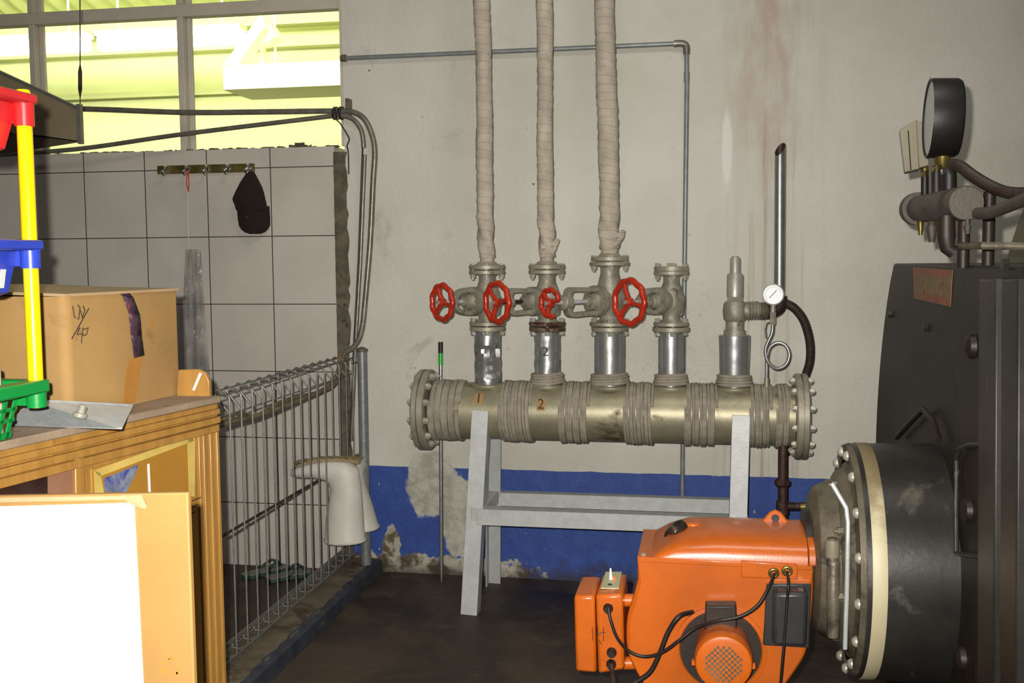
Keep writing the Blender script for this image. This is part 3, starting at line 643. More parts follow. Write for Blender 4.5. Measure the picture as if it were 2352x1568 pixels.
# ---- discharge pipe + hose
t = thing('discharge_pipe', PY(1790, 690, -.24), 'upright grey pipe with slanted open top behind the dial gauge', 'pipe')
a, b = PY(1790, 690, -.24), PY(1792, 350, -.24); R = .0205; n = 28; rings = []
def cut_ring(rr, s_): return [V((a.x + (b.x - a.x) * s_ + rr * math.cos(2 * math.pi * j / n), -.24 + rr * math.sin(2 * math.pi * j / n), a.z if not s_ else b.z + .016 * math.cos(2 * math.pi * j / n) + .020 * math.sin(2 * math.pi * j / n) + .012)) for j in range(n)]
G().loft([cut_ring(R, 0), cut_ring(R, 1), cut_ring(R - .0022, 1)], cap=False).build('pipe_tube', 'galv', t)
G().loft([cut_ring(R - .0022, 1), cut_ring(R - .0022, 0)], cap=False).build('bore', 'rust', t)
G().tube(spline([PY(1750, 714, -.27), PY(1770, 715, -.255), PY(1788, 704, -.245), PY(1790, 680, -.24)], 5), .029, 16).build('elbow', 'rust', t)
G().lathe(PY(1744, 714, -.28), V((1, .3, 0)), [(0, .032), (.02, .034), (.028, .03)], 20).build('union', 'dustmetal', t)
hp = spline([PY(x, y, yy) for x, y, yy in ((1800, 694, -.24), (1825, 708, -.235), (1847, 738, -.22), (1860, 785, -.2), (1860, 830, -.18), (1848, 870, -.16), (1832, 930, -.15), (1818, 990, -.16), (1805, 1040, -.25))], 14)
solo(G().tube(hp, [.0178 if k % 2 else .0164 for k in range(len(hp))], 14).build('drain_hose', 'hose'), 'dark brown ribbed hose arching from the slanted-top pipe down behind the header', 'hose')
t = thing('drain_pipe', PY(1797, 1170, -.36), 'rusty dark upright drain pipe with union below right end of header', 'pipe')
G().tube([PY(1799, 1008, -.36), PY(1798, 1060, -.36), PY(1798, 1190, -.36)], .0185, 14).build('down_pipe', 'rust', t)
G().lathe(PY(1797, 1116, -.36), UZ, [(0, .024), (.006, .03), (.02, .03), (.028, .022)], 8).build('union', 'rust', t)
G().lathe(PY(1797, 1180, -.36), UZ, [(0, .024), (.05, .024)], 16).build('tee', 'rust', t)
a = PY(1800, 1162, -.36)
G().cyl(a, PY(1850, 1163, -.36), .015).build('side_branch', 'rust', t)
G().lathe(PY(1838, 1163, -.36), UX, [(0, .017), (.03, .02)], 12).build('brass_fitting', 'brass', t)

# ---- thin grey pipe on the wall, rod
t = thing('water_pipe', PY(1571, 700, -.03), 'thin grey pipe running along the wall and down beside fourth valve', 'pipe')
p = [PY(787, 134, -.022), PY(1090, 121, -.022), PY(1560, 100, -.022)]
G().tube(p, .0098, 12).build('level_run', 'greypipe', t)
G().tube([PY(1577, 118, -.022), PY(1578, 190, -.022), PY(1572, 640, -.022), PY(1567, 1140, -.022), V((PY(1567, 1140, -.022).x - .002, -.022, .0))], .0098, 12).build('down_run', 'greypipe', t)
G().tube(spline([PY(1548, 100.5, -.022), PY(1566, 100, -.022), PY(1576, 106, -.022), PY(1577, 124, -.022)], 5), .0145, 12).build('elbow', 'conduit', t)
G().lathe(PY(1577.5, 188, -.022), UZ, [(0, .012), (.04, .012)], 12).build('coupling', 'greypipe', t)
G().lathe(PY(785, 134, -.022), UX, [(-.005, .012), (.0, .0155), (.02, .0155), (.022, .011)], 14).build('wall_bush', 'dustmetal', t)
t = thing('metal_rod', PZ(1013, 1338, 0), 'slim steel rod with black tip and green tape leaning on wall left of header', 'rod')
a, b = V((-1.118, -.055, .001)), V((-1.128, -.02, 1.03)); b = PY(1012, 785, -.03); a = PZ(1014, 1337, 0.0)
at = lambda s: a + (b - a) * s
G().tube([a, at(.05), at(1)], [.003, .0085, .0085], 10).build('shaft', 'galv', t)
G().cyl(at(.905), at(.955), .0102).build('green_tape', 'greentape', t)
G().cyl(at(.953), at(1.0), .0105).build('black_tip', 'black', t)

# ---- conduits, bracket and lead at the window corner
def along(lst, k=6): return spline([PY(a, b, y) for a, b, y in lst], k)
ya = -.05
solo(G().tube(along([(-60, 246, ya), (190, 250, ya), (420, 258, ya), (600, 257, ya), (770, 255, ya), (812, 258, ya), (838, 275, ya), (855, 312, ya), (861, 352, ya), (857, 420, ya), (850, 560, ya), (838, 700, ya), (834, 740, ya), (826, 775, ya), (812, 797, ya), (798, 806, ya), (788, 812, ya)], 7), .0125, 12).build('cable_conduit', 'conduit'), 'outer dull grey conduit crossing the window level, bending down the wall end', 'conduit', 'conduits at the window corner')
yb = -.075
solo(G().tube(along([(-60, 360, yb), (100, 349, yb), (220, 337, yb), (420, 308, yb), (740, 269, yb), (775, 265, yb), (808, 272, yb), (828, 296, yb), (834, 322, yb), (835, 339, yb)], 7), .0105, 12).build('cable_conduit', 'conduit'), 'inner conduit sloping up across the window, cut short after its bend', 'conduit', 'conduits at the window corner')
solo(G().tube([PY(838, 355, -.04), PY(828, 600, -.04), PY(816, 800, -.04), PY(807, 1012, -.04)], .0085, 10).build('cable_conduit', 'conduit'), 'thin straight conduit standing between the mortar strip and the outer conduit', 'conduit', 'conduits at the window corner')
solo(G().tube([PY(833, 336, -.06), PY(832, 360, -.05), PY(823, 600, -.05), PY(812, 800, -.05), PY(804, 1016, -.05), PY(806, 1030, -.05)], .0038, 8).build('electric_cable', 'black'), 'black cable running down along the thin straight conduit', 'cable')
g = G().span(PY(793, 262, -.05), PY(809, 229, -.002)); solo(g.build('wall_bracket', 'dustmetal', bevel=.002), 'short flat grey bracket stub above the conduit bends', 'bracket')
solo(G().tube(along([(765, 270, -.09), (780, 282, -.08), (795, 305, -.06), (802, 320, -.045), (797, 335, -.03), (800, 350, -.02), (801, 400, -.016)], 6), .0028, 8).build('electric_cable', 'black'), 'loose black wire dangling from the conduit tie onto the mortar strip', 'cable')
g = G()
for k in range(6): g.ring(PY(768 + k * 3.6, 260, -.063), UX + UZ * random.uniform(-.3, .3), .026, .003, 20, 5)
solo(g.build('wire_tie', 'black'), 'black binding wire holding the two conduits together', 'tie')

# ================================================================ HANGING THINGS
t = thing('hook_rail', PY(473, 398, -.01), 'tarnished brass hook rail with five chrome hooks on the tiles', 'rail')
zc = PY(473, 388, 0).z; x0, x1 = PY(363, 390, -.004).x, PY(584, 386, -.004).x
G().span((x0, -.012, zc - .0185), (x1, 0.004, zc + .0185)).build('back_plate', 'brass', t, .002)
for px in (381, 429, 475, 523, 570):
    xx = PY(px, 386, -.02).x
    g = G().tube(spline([V((xx, -.012, zc + .012)), V((xx, -.03, zc + .012)), V((xx, -.036, zc - .004)), V((xx, -.03, zc - .022)), V((xx, -.042, zc - .028)), V((xx, -.052, zc - .014))], 5), .005, 8); g.sphere((xx, -.054, zc - .012), .008, n=10)
    g.lathe((xx, -.012, zc), -UY, [(0, .015), (.004, .013)], 16)
    g.build('hook', 'chrome', t)
# baseball cap hung by its strap
t = thing('baseball_cap', PY(575, 537, -.05), 'dark brown baseball cap hanging from the rightmost hook', 'cap')
prof = [(393, 570, 583, .02), (402, 562, 587, .03), (415, 553, 594, .045), (430, 545, 602, .06), (447, 537, 607, .07), (458, 532, 609, .075), (465, 536, 611, .075), (474, 540, 613, .065), (490, 540, 613, .05)]
rings = []
for py, xa, xb, dp in prof:
    pa, pb = PY(xa, py, -.05), PY(xb, py, -.05); cx, rx = (pa.x + pb.x) / 2, (pb.x - pa.x) / 2
    rings.append([V((cx + rx * math.cos(q), -.046 - dp * .55 * (1 if math.sin(q) > 0 else .35) * math.sin(q), pa.z)) for q in (2 * math.pi * j / 24 for j in range(24))])
G().loft(rings).build('crown', 'cap', t, sub=1)
rings = []
for py, xa, xb in ((474, 540, 613), (490, 539, 613), (505, 539.5, 613), (518, 541, 612), (527, 546, 606), (533, 553, 599), (537, 566, 588)):
    pa, pb = PY(xa, py, -.06), PY(xb, py, -.06); k = (py - 474) / 63; row = []
    for j in range(13): s = j / 12; row.append(V((pa.x + (pb.x - pa.x) * s, -.075 + .035 * (2 * s - 1) ** 2 + .02 * k, pa.z)))
    rings.append(row + [p + V((0, .007, 0)) for p in reversed(row)])
G().loft(rings).build('visor', 'cap', t)
G().sphere(PY(567, 498, -.085), .003, n=8).build('button', 'chrome', t)
# plastic bag on a string
t = thing('plastic_bag', PY(448, 850, -.05), 'long folded clear plastic bag hanging on string from second hook', 'bag')
xx = PY(431, 398, -.03)
g = G()
for dx in (-.006, .006): g.tube([PY(431, 392, -.05) + V((dx * .3, 0, 0)), PY(431, 420, -.045) + V((dx, 0, 0)), PY(432.5, 440, -.04)], .0024, 6)
g.build('red_cord', 'redcord', t)
G().tube([PY(432.5, 438, -.04), PY(432, 500, -.04), PY(434, 575, -.045)], .0016, 6).build('white_string', 'whitecord', t)
def sheet(cols, y0, amp, seed):
    g = G(); rows = []
    for k in range(15):
        s = k / 14; py = cols[0][0] + (cols[1][0] - cols[0][0]) * s; xa = cols[0][1] + (cols[1][1] - cols[0][1]) * s; xb = cols[0][2] + (cols[1][2] - cols[0][2]) * s
        rows.append([g.bm.verts.new(PY(xa + (xb - xa) * j / 8, py, y0 + amp * math.sin(j * 1.7 + seed + s * 4) * (.4 + s))) for j in range(9)])
    for r0, r1 in zip(rows, rows[1:]):
        for j in range(8): g.face((r0[j], r0[j + 1], r1[j + 1], r1[j]))
    return g
for i, (cols, y0) in enumerate((([(572, 428, 461), (862, 412, 482)], -.03), ([(572, 426, 440), (862, 412, 462)], -.055), ([(580, 440, 462), (862, 446, 474)], -.045))):
    sheet(cols, y0, .009, i * 2.1).build('film_fold', 'film', t)

# suspended sheet-metal hood
t = thing('metal_hood', PY(120, 300, -.75), 'dull sheet-metal hood hung by a wire at upper left, behind the red basket', 'hood')
P = lambda lst, y: [PY(a, b, y) for a, b in lst]
front = P([(-140, 100), (0, 165), (184, 250), (186, 327), (90, 314), (-140, 288)], -.75)
g = G(); g.prism(front, (0, .012, 0)); g.build('front_sheet', 'tray', t)
top = [front[0], front[1], front[2]]
bot = [front[3], front[4], front[5]]
G().prism([bot[0] - V((.012, 0, 0)), bot[1], bot[2], PY(-140, 374, -.5), PY(20, 352, -.5)], (0, 0, .006)).build('bottom_sheet', 'tray', t)
G().tube(top, .006, 8).build('rolled_edge', 'galv', t)
g = G().span(PY(178, 330, -.755), PY(190, 240, -.735)); g.build('end_strap', 'conduit', t)
x_ = PY(184, 200, -.745)
G().tube([PY(184, 245, -.745), PY(184, 150, -.745), PY(183, -300, -.745)], .0022, 6).build('hanger_wire', 'rust', t)
g = G().tube([PY(184, 222, -.745), PY(184, 205, -.745), PY(184, 165, -.745), PY(184, 150, -.745)], [.003, .0075, .0075, .003], 8); g.build('turnbuckle', 'rust', t)

# ================================================================ FENCE
fx = -1.50; ft, fb = .958, .093; dxr = -.056
fn = thing('mesh_fence', (fx, -.9, .06), 'roll-top welded wire fence panel on the low kerb between cabinet and wall', 'fence')
ys = [-.064 - .0862 * k for k in range(21)]
for y in ys:
    w = spline([V((fx + dxr * .55, y, ft + .012)), V((fx + dxr * .2, y, ft + .006)), V((fx - .012, y, ft)), V((fx, y, ft - .012)), V((fx, y, ft - .06))], 3)
    lo = spline([V((fx, y, fb + .06)), V((fx, y, fb + .012)), V((fx - .012, y, fb)), V((fx + dxr * .3, y, fb - .004)), V((fx + dxr * .55, y, fb - .008))], 3)
    pts = [V((fx, y + .006, ft - .066)), V((fx + dxr * .95, y + .006, ft + .0)), V((fx + dxr * 1.05, y + .004, ft + .012)), V((fx + dxr * .9, y, ft + .018))] + w + lo + [V((fx + dxr, y, fb - .006)), V((fx + dxr * 1.05, y + .004, fb + .006)), V((fx, y + .006, fb + .066))]
    G().tube(pts, .0031, 6).build('upright_wire', 'wire', fn)
for x, z in ((fx - .006, ft - .064), (fx + dxr * .95, ft + .010), (fx - .006, fb + .064), (fx + dxr * .95, fb), (fx - .008, ft + .004), (fx - .008, fb - .002)):
    G().cyl((x, ys[0] + .03, z), (x, ys[-1] - .03, z), .003, n=6).build('line_wire', 'wire', fn)
zr_ = PX(525, 1222, fx - .058).z
G().cyl((fx - .058, ys[0] + .02, zr_), (fx - .058, ys[-1], zr_), .0055, n=8).build('middle_rail', 'rust', fn)
t = thing('fence_post', (-1.444, -.085, .06), 'round grey capped post at wall end of the wire fence', 'post')
a = PY(841, 1288, -.1); pxx = a.x
G().cyl((pxx, -.1, .055), (pxx, -.1, PY(840, 805, -.1).z), .0215, n=28).build('tube', 'post', t)
zt = PY(840, 805, -.1).z
G().lathe((pxx, -.1, zt), UZ, [(-.004, .024), (0, .0255), (.006, .0255), (.012, .016), (.016, .006)], 28).build('cap', 'dustmetal', t)
G().tube([V((pxx - .02, -.1, zt - .05)), V((fx, -.07, zt - .06))], .004, 6).build('clip', 'wire', t)
for k, (r, off, lab) in enumerate(((.0095, 0, 'thick dusty cable lying along the inside of fence top'), (.007, .012, 'thinner dusty cable twisted along the fence top'))):
    pts = []
    for (px, py) in ((500, 978), (545, 965), (590, 955), (640, 938), (690, 918), (735, 900), (765, 885), (778, 862), (782, 835), (790, 815)):
        q = PX(px, py, fx - .02); pts.append(q + V((-.004 * k, 0, off + (.012 * math.sin(px * .05) if k else 0))))
    solo(G().tube(spline(pts, 6), r, 8).build('electric_cable', 'cable'), lab, 'cable', 'cables on the fence')

# ---- rubber boots upside down on the fence
def boot(x, y, z, tilt, turn, label, lean=0.0, sz=1.0):
    t = thing('rubber_boot', (x, y, z), label, 'boot', 'white boots on the fence')
    cr, srn = math.cos(turn), math.sin(turn); ct, stt = math.cos(tilt), math.sin(tilt)
    def W(p):
        p = V(p) * sz
        q = V((p[0] * ct + p[2] * stt, p[1], -p[0] * stt + p[2] * ct)); return V((x + q.x * cr - q.y * srn - lean * q.z, y + q.x * srn + q.y * cr, z + q.z))
    secs = [((0, 0), 0, .088, .066), ((0, .012), 0, .09, .067), ((.0, .02), 0, .086, .064), ((.004, .10), 0, .08, .06), ((.012, .18), 0, .071, .053), ((.014, .235), 8, .066, .047), ((.006, .275), 26, .074, .046), ((-.012, .296), 52, .070, .046), ((-.055, .306), 76, .052, .046), ((-.11, .310), 84, .041, .048), ((-.155, .304), 88, .034, .046), ((-.19, .298), 90, .026, .038), ((-.212, .294), 90, .015, .025), ((-.218, .293), 90, .006, .010)]
    rings = []
    for (cx, cz), an, ra, rb in secs:
        a = math.radians(an); ex = V((math.cos(a), 0, math.sin(a)))
        rings.append([W(V((cx, 0, cz)) + ex * ra * math.cos(q) + V((0, 1, 0)) * rb * math.sin(q)) for q in (2 * math.pi * j / 28 for j in range(28))])
    G().loft(rings).build('boot_upper', 'boot', t, ang=70)
    rings = []
    for px_, zt_, hw in ((-.212, .306, .010), (-.195, .322, .032), (-.15, .340, .046), (-.10, .349, .046), (-.055, .352, .038), (-.01, .3515, .036), (.03, .349, .038), (.062, .345, .036), (.080, .336, .02)):
        rings.append([W(V((px_, s_ * hw, zt_ + e))) for s_, e in ((-1, -.008), (1, -.008), (1, .004), (-1, .004))])
    so = G().loft(rings).build('sole', 'sole', t, .003)
    g = G()
    for k in range(9): q = -.19 + k * .03; g.box(W(V((q, 0, .354 - max(0, -.1 - q) * .16))), (.012, .066, .006))
    g.build('tread', 'sole', so)
    rr = G().tube([W(V((.089 * math.cos(q), .066 * math.sin(q), .006))) for q in (2 * math.pi * j / 30 for j in range(30))], .0038, 6, True); rr.build('top_band', 'boot', t)
bp = PY(797, 1243, -.30)
boot(bp.x - .008, -.30, bp.z, -.03, .05, 'nearer white rubber boot hung upside down, toe through the fence')
bp = PY(843, 1208, -.19)
boot(bp.x, -.20, bp.z - .005, 0, -1.45, 'farther white rubber boot, tilted, half hidden behind the nearer one', .20, .83)

# ---- sandals behind the fence
def sandal(p0, p1, label):
    a, b = PZ(*p0, .012), PZ(*p1, .012); d = (b - a).normalized(); n_ = V((-d.y, d.x, 0)); L = (b - a).length
    t = thing('sandal', (a + b) / 2 - UZ * .012, label, 'sandal', 'sandals behind the fence')
    out = [(0, .0), (.02, .028), (.12, .036), (.3, .03), (.5, .032), (.75, .046), (.92, .038), (1, 0), (.92, -.034), (.75, -.044), (.5, -.03), (.3, -.03), (.12, -.034), (.02, -.026)]
    pts = [a - UZ * .010 + d * (L * s) + n_ * w for s, w in out]
    G().prism(pts, (0, 0, .018)).build('sole', 'sandal', t, .003)
    G().prism([p + UZ * .018 + ((a + b) / 2 - p) * .1 * 0 for p in pts], (0, 0, .003)).build('footbed', 'sandaltop', t)
    c = a + d * L * .86 + UZ * .012
    for sg in (1, -1): G().tube(spline([c, a + d * L * .7 + n_ * .02 * sg + UZ * .04, a + d * L * .45 + n_ * .034 * sg + UZ * .008], 5), .006, 6).build('strap', 'sandal', t)
sandal((558, 1325), (660, 1300), 'green sandal farther left on the floor behind the fence')
sandal((612, 1332), (715, 1312), 'green sandal farther right on the floor behind the fence')

# ================================================================ LEFT FOREGROUND
A0 = PZ(505, 909, 1.05); B0 = PZ(0, 1015, 1.05); cdn = (B0 - A0).normalized(); cn = V((-cdn.y, cdn.x, 0))
if cn.x < 0: cn = -cn
TOPZ = 1.05
def CB(u, v, z): return V((A0.x, A0.y, 0)) + cdn * u - cn * v + UZ * z      # u towards the lens, v into the cabinet
def cbox(g, u0, u1, v0, v1, z0, z1): return g.prism([CB(u0, v0, z0), CB(u1, v0, z0), CB(u1, v1, z0), CB(u0, v1, z0)], (0, 0, z1 - z0))
cb = thing('wooden_cabinet', CB(.5, .25, 0), 'yellow-brown wooden cabinet with moulded edge at left, cardboard box on top', 'cabinet')
CL, CDp = 1.15, .5
cbox(G(), .01, CL - .01, .02, CDp, .0, TOPZ - .09).build('carcass', 'wood', cb)
g = G(); cbox(g, -.004, CL, 0, CDp, TOPZ - .018, TOPZ); g.build('top_board', 'woodtop', cb, .003)
g = G()
for k, (o, z0, z1) in enumerate(((.010, .018, .032), (.004, .032, .046), (.012, .046, .052), (.003, .052, .068), (.012, .068, .072), (.007, .072, .09))):
    cbox(g, 0, CL, o - .004, .05, TOPZ - z1, TOPZ - z0)
g.build('moulding', 'wood', cb, .0015)
g = G()
for k in range(6): cbox(g, .002 + k * .0135, .0125 + k * .0135, .004 + (.004 if k % 2 else 0), .03, .0, TOPZ - .09)
g.build('fluted_stile', 'wood', cb, .0015)
dr = G(); cbox(dr, .085, .52, .012, .03, .05, TOPZ - .092); dr = dr.build('door', 'wood', cb, .002)
cbox(G(), .098, .45, .009, .02, .10, TOPZ - .1).build('door_panel', 'panel', dr, .001)
dl = G(); cbox(dl, .53, 1.1, .016, .03, .05, TOPZ - .092); dl = dl.build('door', 'wood', cb, .002)
def CPX(px, py, v):    # point on the cabinet face under a pixel
    nrm = cn; p0 = CB(0, v, 0); d = ray(px, py); return CAM + d * ((p0 - CAM).dot(nrm) / d.dot(nrm))
G().prism([CPX(a, b, .012) for a, b in ((-120, 1142), (108, 1074), (112, 1420), (-120, 1420))], cn * .001).build('dark_pane', 'darkglass', dl)
G().prism([CPX(a, b, .0125) for a, b in ((110, 1073), (166, 1054), (170, 1420), (114, 1420))], cn * .001).build('pink_sheet', 'pinkpaper', dl)
G().prism([CPX(a, b, .012) for a, b in ((168, 1054), (190, 1043), (196, 1560), (174, 1560))], cn * .006).build('door_stile', 'wood', dr, .003)
g = G()
for quad in (((215, 1080), (440, 1000), (445, 1012), (228, 1094)), ((430, 1000), (448, 1003), (447, 1140), (434, 1140)), ((215, 1080), (230, 1086), (240, 1140), (218, 1140))):
    g.prism([CPX(a, b, .0085) for a, b in quad], cn * .0006)
g.build('tape_frame', 'tapeclear', dr)
G().prism([CPX(a, b, .0086) for a, b in ((238, 1098), (318, 1066), (310, 1090), (290, 1130), (240, 1130))], cn * .0006).build('torn_label', 'blueprint', dr)
G().prism([CPX(a, b, .008) for a, b in ((338, 1066), (343, 1064), (346, 1130), (341, 1130))], cn * .0006).build('paper_strip', 'paper', dr)
g = G(); rnd = random.Random(8)
for row in range(3):
    for k in range(7 - row * 2):
        px, py = 441 + k * 3.0, 1148 + row * 14 - k * 1.2
        g.prism([CPX(px + a, py + b, .0082) for a, b in ((0, 0), (2, -.6), (2, 3), (0, 3.6))], cn * .0004)
g.build('small_print', 'ink', dr)
ga = A0.y
pts = [PY(a, b, ga + .006) for a, b in ((412, 912), (415, 848), (462, 847), (478, 856), (486, 874), (487, 912))]
G().prism(pts, (0, -.014, 0)).build('end_gallery', 'wood', cb, .002)
G().prism([PY(a, b, ga - .0085) for a, b in ((442, 895), (458, 856), (464, 857), (447, 897))], (0, -.001, 0)).build('paint_mark', 'paper', cb)

# cardboard box on the cabinet
K = PZ(160, 962, TOPZ); K2 = PZ(415, 905, TOPZ); e1 = (K2 - K); e1.z = 0; Lk = e1.length; e1.normalize(); e2 = V((-e1.y, e1.x, 0))
if e2.x > 0: e2 = -e2
zk = PY(160, 676, K.y).z; zk2 = PY(415, 658, K2.y).z; hk = (zk + zk2) / 2 - TOPZ
def KB(u, v, z): return V((K.x, K.y, TOPZ + .0006)) + e1 * u + e2 * v + UZ * z
t = thing('cardboard_box', KB(.2, .2, 0), 'closed brown cardboard box with handwriting standing on the wooden cabinet', 'box')
WK = .42; g = G(); out = []
rr = .022
for cx, cy, a0 in ((rr, rr, 180), (Lk - rr * .4, rr * .4, 270), (Lk - rr * .4, WK - rr * .4, 0), (rr, WK - rr, 90)):
    for k in range(5): a = math.radians(a0 + k * 22.5); q = rr if cx == rr else rr * .4; out.append((cx + q * math.cos(a), cy + q * math.sin(a)))
g.loft([[KB(u, v, z) for u, v in out] for z in (0, hk * .5, hk - .008)]); g.build('carton', 'card', t, ang=50)
g = G(); g.prism([KB(-.002, -.004, hk - .008), KB(Lk + .002, -.004, hk - .008), KB(Lk + .002, WK * .5 - .002, hk - .004), KB(-.002, WK * .5 - .002, hk - .002)], (0, 0, .006))
g.prism([KB(-.002, WK * .5 + .002, hk - .002), KB(Lk + .002, WK * .5 + .002, hk - .004), KB(Lk + .002, WK + .004, hk + .004), KB(-.002, WK + .004, hk + .010)], (0, 0, .006)); g.build('top_flaps', 'cardtop', t)
def KP(px, py, off=.0012):   # on the long side of the carton
    d = ray(px, py); p0 = KB(0, 0, 0); s = (p0 - CAM).dot(e2) / d.dot(e2); return CAM + d * s - e2 * off
rows = [((270, 672), (294, 671)), ((280, 680), (305, 684)), ((294, 720), (320, 724)), ((299, 770), (324, 772)), ((306, 822), (330, 816))]
g = G()
for r0, r1 in zip(rows, rows[1:]): g.face([g.bm.verts.new(KP(*p, .0025)) for p in (r0[0], r0[1], r1[1], r1[0])])
g.build('printed_tape', 'tapedark', t, solid=.0006)
G().prism([KP(*p) for p in ((292, 826), (326, 818), (310, 922), (280, 932))], -e2 * .0006).build('brown_tape', 'tape', t)
g = G()
for st_ in ([(166, 702), (170, 728), (180, 733), (183, 706), (178, 700)], [(184, 712), (188, 730), (194, 712), (190, 702)], [(203, 708), (164, 778)], [(182, 752), (176, 768), (190, 766)], [(190, 752), (186, 788)], [(192, 756), (202, 752), (198, 768), (190, 770)]):
    g.tube([KP(a, b, .001) for a, b in st_], .0012, 5)
g.build('handwriting', 'ink', t)
g = G(); g.prism([KP(346, 720), KP(352, 745), KP(348, 755), KP(343, 735)], -e2 * .0004); g.build('smudge', 'tape', t)

# steel plate lying over the cabinet edge
zpl = TOPZ + .002
q = [KP(60, 921, .012), KP(297, 931, .012), PZ(280, 986, zpl), PZ(20, 976, zpl)]
t = thing('steel_plate', (q[0] + q[2]) / 2, 'flat bare steel plate with a threaded stud overhanging the cabinet edge', 'plate')
pn_ = (q[1] - q[0]).cross(q[2] - q[1]).normalized(); pn_ = pn_ if pn_.z > 0 else -pn_
G().prism(q, pn_ * .004).build('plate', 'steel', t, .001)
d_ = ray(181, 962); c = CAM + d_ * ((q[1] - CAM).dot(pn_) / d_.dot(pn_)) + pn_ * .004
G().lathe(c, pn_, [(0, .013), (.002, .0135), (.008, .0135), (.009, .008)] + [(.009 + k * .0018, .0085 if k % 2 else .0072) for k in range(8)] + [(.025, .006)], 20).build('stud', 'bolt', t)

# plastic basket rack
RY = -2.66
rk = thing('basket_rack', PY(20, 1000, RY), 'tiered rack of red, blue and green plastic baskets on yellow poles', 'rack')
pc = PY(70, 600, RY); zt, zb = PY(68, 206, RY).z, PY(75, 935, RY).z
G().lathe((pc.x, RY, 0), UZ, [(zb, .0135), (zt - .006, .0135), (zt, .011)], 28).build('pole', 'yellow', rk)
G().lathe((pc.x - .34, RY, 0), UZ, [(zb, .0135), (zt, .0135)], 20).build('pole', 'yellow', rk)
def basket(name, m, ytop, ylow, ysl, ybot, xr_top, xr_bot, slots):
    zr0, zr1, zs, zbm = (PY(70, v, RY).z for v in (ytop, ylow, ysl, ybot))
    xo = pc.x + .0175
    g = G()
    rq = lambda i, z: [V((xo - i, RY + .018 - i * .6, z)), V((xo - i, RY - .26 + i * .6, z)), V((xo - .37 + i, RY - .26 + i * .6, z)), V((xo - .37 + i, RY + .018 - i * .6, z))]
    g.loft([rq(0, zr1), rq(0, zr0), rq(.036, zr0), rq(.036, zr1)], closed=True)
    b = g.build(name, m, rk, .004)
    G().lathe((pc.x, RY, 0), UZ, [(zs, .0175), (zr1 + .002, .0178)], 28).build('clip_sleeve', m, b)
    xt = PY(xr_top, ylow, RY).x; xb = PY(xr_bot, ybot, RY).x; xl = pc.x - .32
    G().prism([V((xt - .01, RY - .008, zr1)), V((pc.x, RY - .008, zr1)), V((pc.x, RY - .008, zs + (zr1 - zs) * .12)), V((xt - .01, RY - .008, zs + (zr1 - zs) * .12))], (0, .016, 0)).build('clip_web', m, b)
    def ring(s):   # open tapering tub
        x1 = xt + (xb - xt) * s; z = zr1 + (zbm - zr1) * s; i = .015 * s
        return x1, z, RY - .24 + i, RY - .004 - i, xl + i
    if not slots:
        rs = []
        for s in (0, .35, .7, .94, 1):
            x1, z, y0, y1, x0 = ring(s); x1 -= .012 if s == 1 else 0
            rs.append([V((x1, y0, z)), V((x1, y1, z)), V((x0, y1, z)), V((x0, y0, z))])
        g = G().loft(rs, cap=False); g.face([g.bm.verts.new(p) for p in rs[-1]]); bmesh.ops.remove_doubles(g.bm, verts=g.bm.verts, dist=1e-5); g.build('tub', m, b, .006, solid=.003)
        for k in range(5):
            x1, z, y0, y1, x0 = ring(.42); x2, z2, _, y12, _ = ring(.84)
            yy = y1 - .022 - k * .036; G().prism([V((x1 + .0025, yy, z)), V((x1 + .0025, yy - .014, z)), V((x2 + .0025, yy - .013, z2)), V((x2 + .0025, yy - .001, z2))], (-.003, 0, 0)).build('slot', 'gaugeface' if m == 'pblue' else m, b)
    else:
        g = G()
        for s0, s1 in ((0, .12), (.3, .38), (.55, .63), (.85, 1)):
            x1, z, y0, y1, x0 = ring(s0); x2, z2, y02, y12, x02 = ring(s1)
            g.prism([V((x1, y0, z)), V((x0, y0, z)), V((x02, y02, z2)), V((x2, y02, z2))], (0, .004, 0)); g.prism([V((x1, y0, z)), V((x1, y1, z)), V((x2, y12, z2)), V((x2, y02, z2))], (-.004, 0, 0))
        for k in range(13):
            x1, z, y0, y1, x0 = ring(0); x2, z2, y02, y12, x02 = ring(1); xx = -k * .026
            g.prism([V((x1 + xx, y0, z)), V((x1 + xx - .009, y0, z)), V((x2 + xx * .95 - .009, y02, z2)), V((x2 + xx * .95, y02, z2))], (0, .004, 0))
        for k in range(9):
            x1, z, y0, y1, x0 = ring(0); x2, z2, y02, y12, x02 = ring(1); yy = k * .028
            g.prism([V((x1, y0 + yy, z)), V((x1, y0 + yy + .009, z)), V((x2, y02 + yy * .85 + .009, z2)), V((x2, y02 + yy * .85, z2))], (-.004, 0, 0))
        x2, z2, y02, y12, x02 = ring(1); g.span((x02, y02, z2), (x2, y12, z2 + .003)); g.build('tub', m, b)
basket('red_basket', 'predpl', 214, 238, 290, 348, 42, 24, False)
basket('blue_basket', 'pblue', 551, 575, 616, 676, 42, 32, False)
basket('green_basket', 'pgreen', 872, 902, 934, 1002, 50, 40, True)
zz1 = PY(20, 552, RY).z
g = G(); g.sphere((pc.x - .078, RY - .055, zz1 - .022), .046, (1.0, .8, 1.0), 16); g.jitter(.005, 4); solo(g.build('plastic_bag', 'film'), 'crumpled clear plastic bag lying in the blue basket', 'bag')
zz2 = PY(5, 872, RY).z
g = G().span((pc.x - .100, RY - .055, PY(20, 1002, RY).z + .004), (pc.x - .0505, RY - .0225, zz2 + .030)); solo(g.build('soap_bar', 'pink', bevel=.008), 'pale pink soap-like block sticking up from the green basket', 'block')

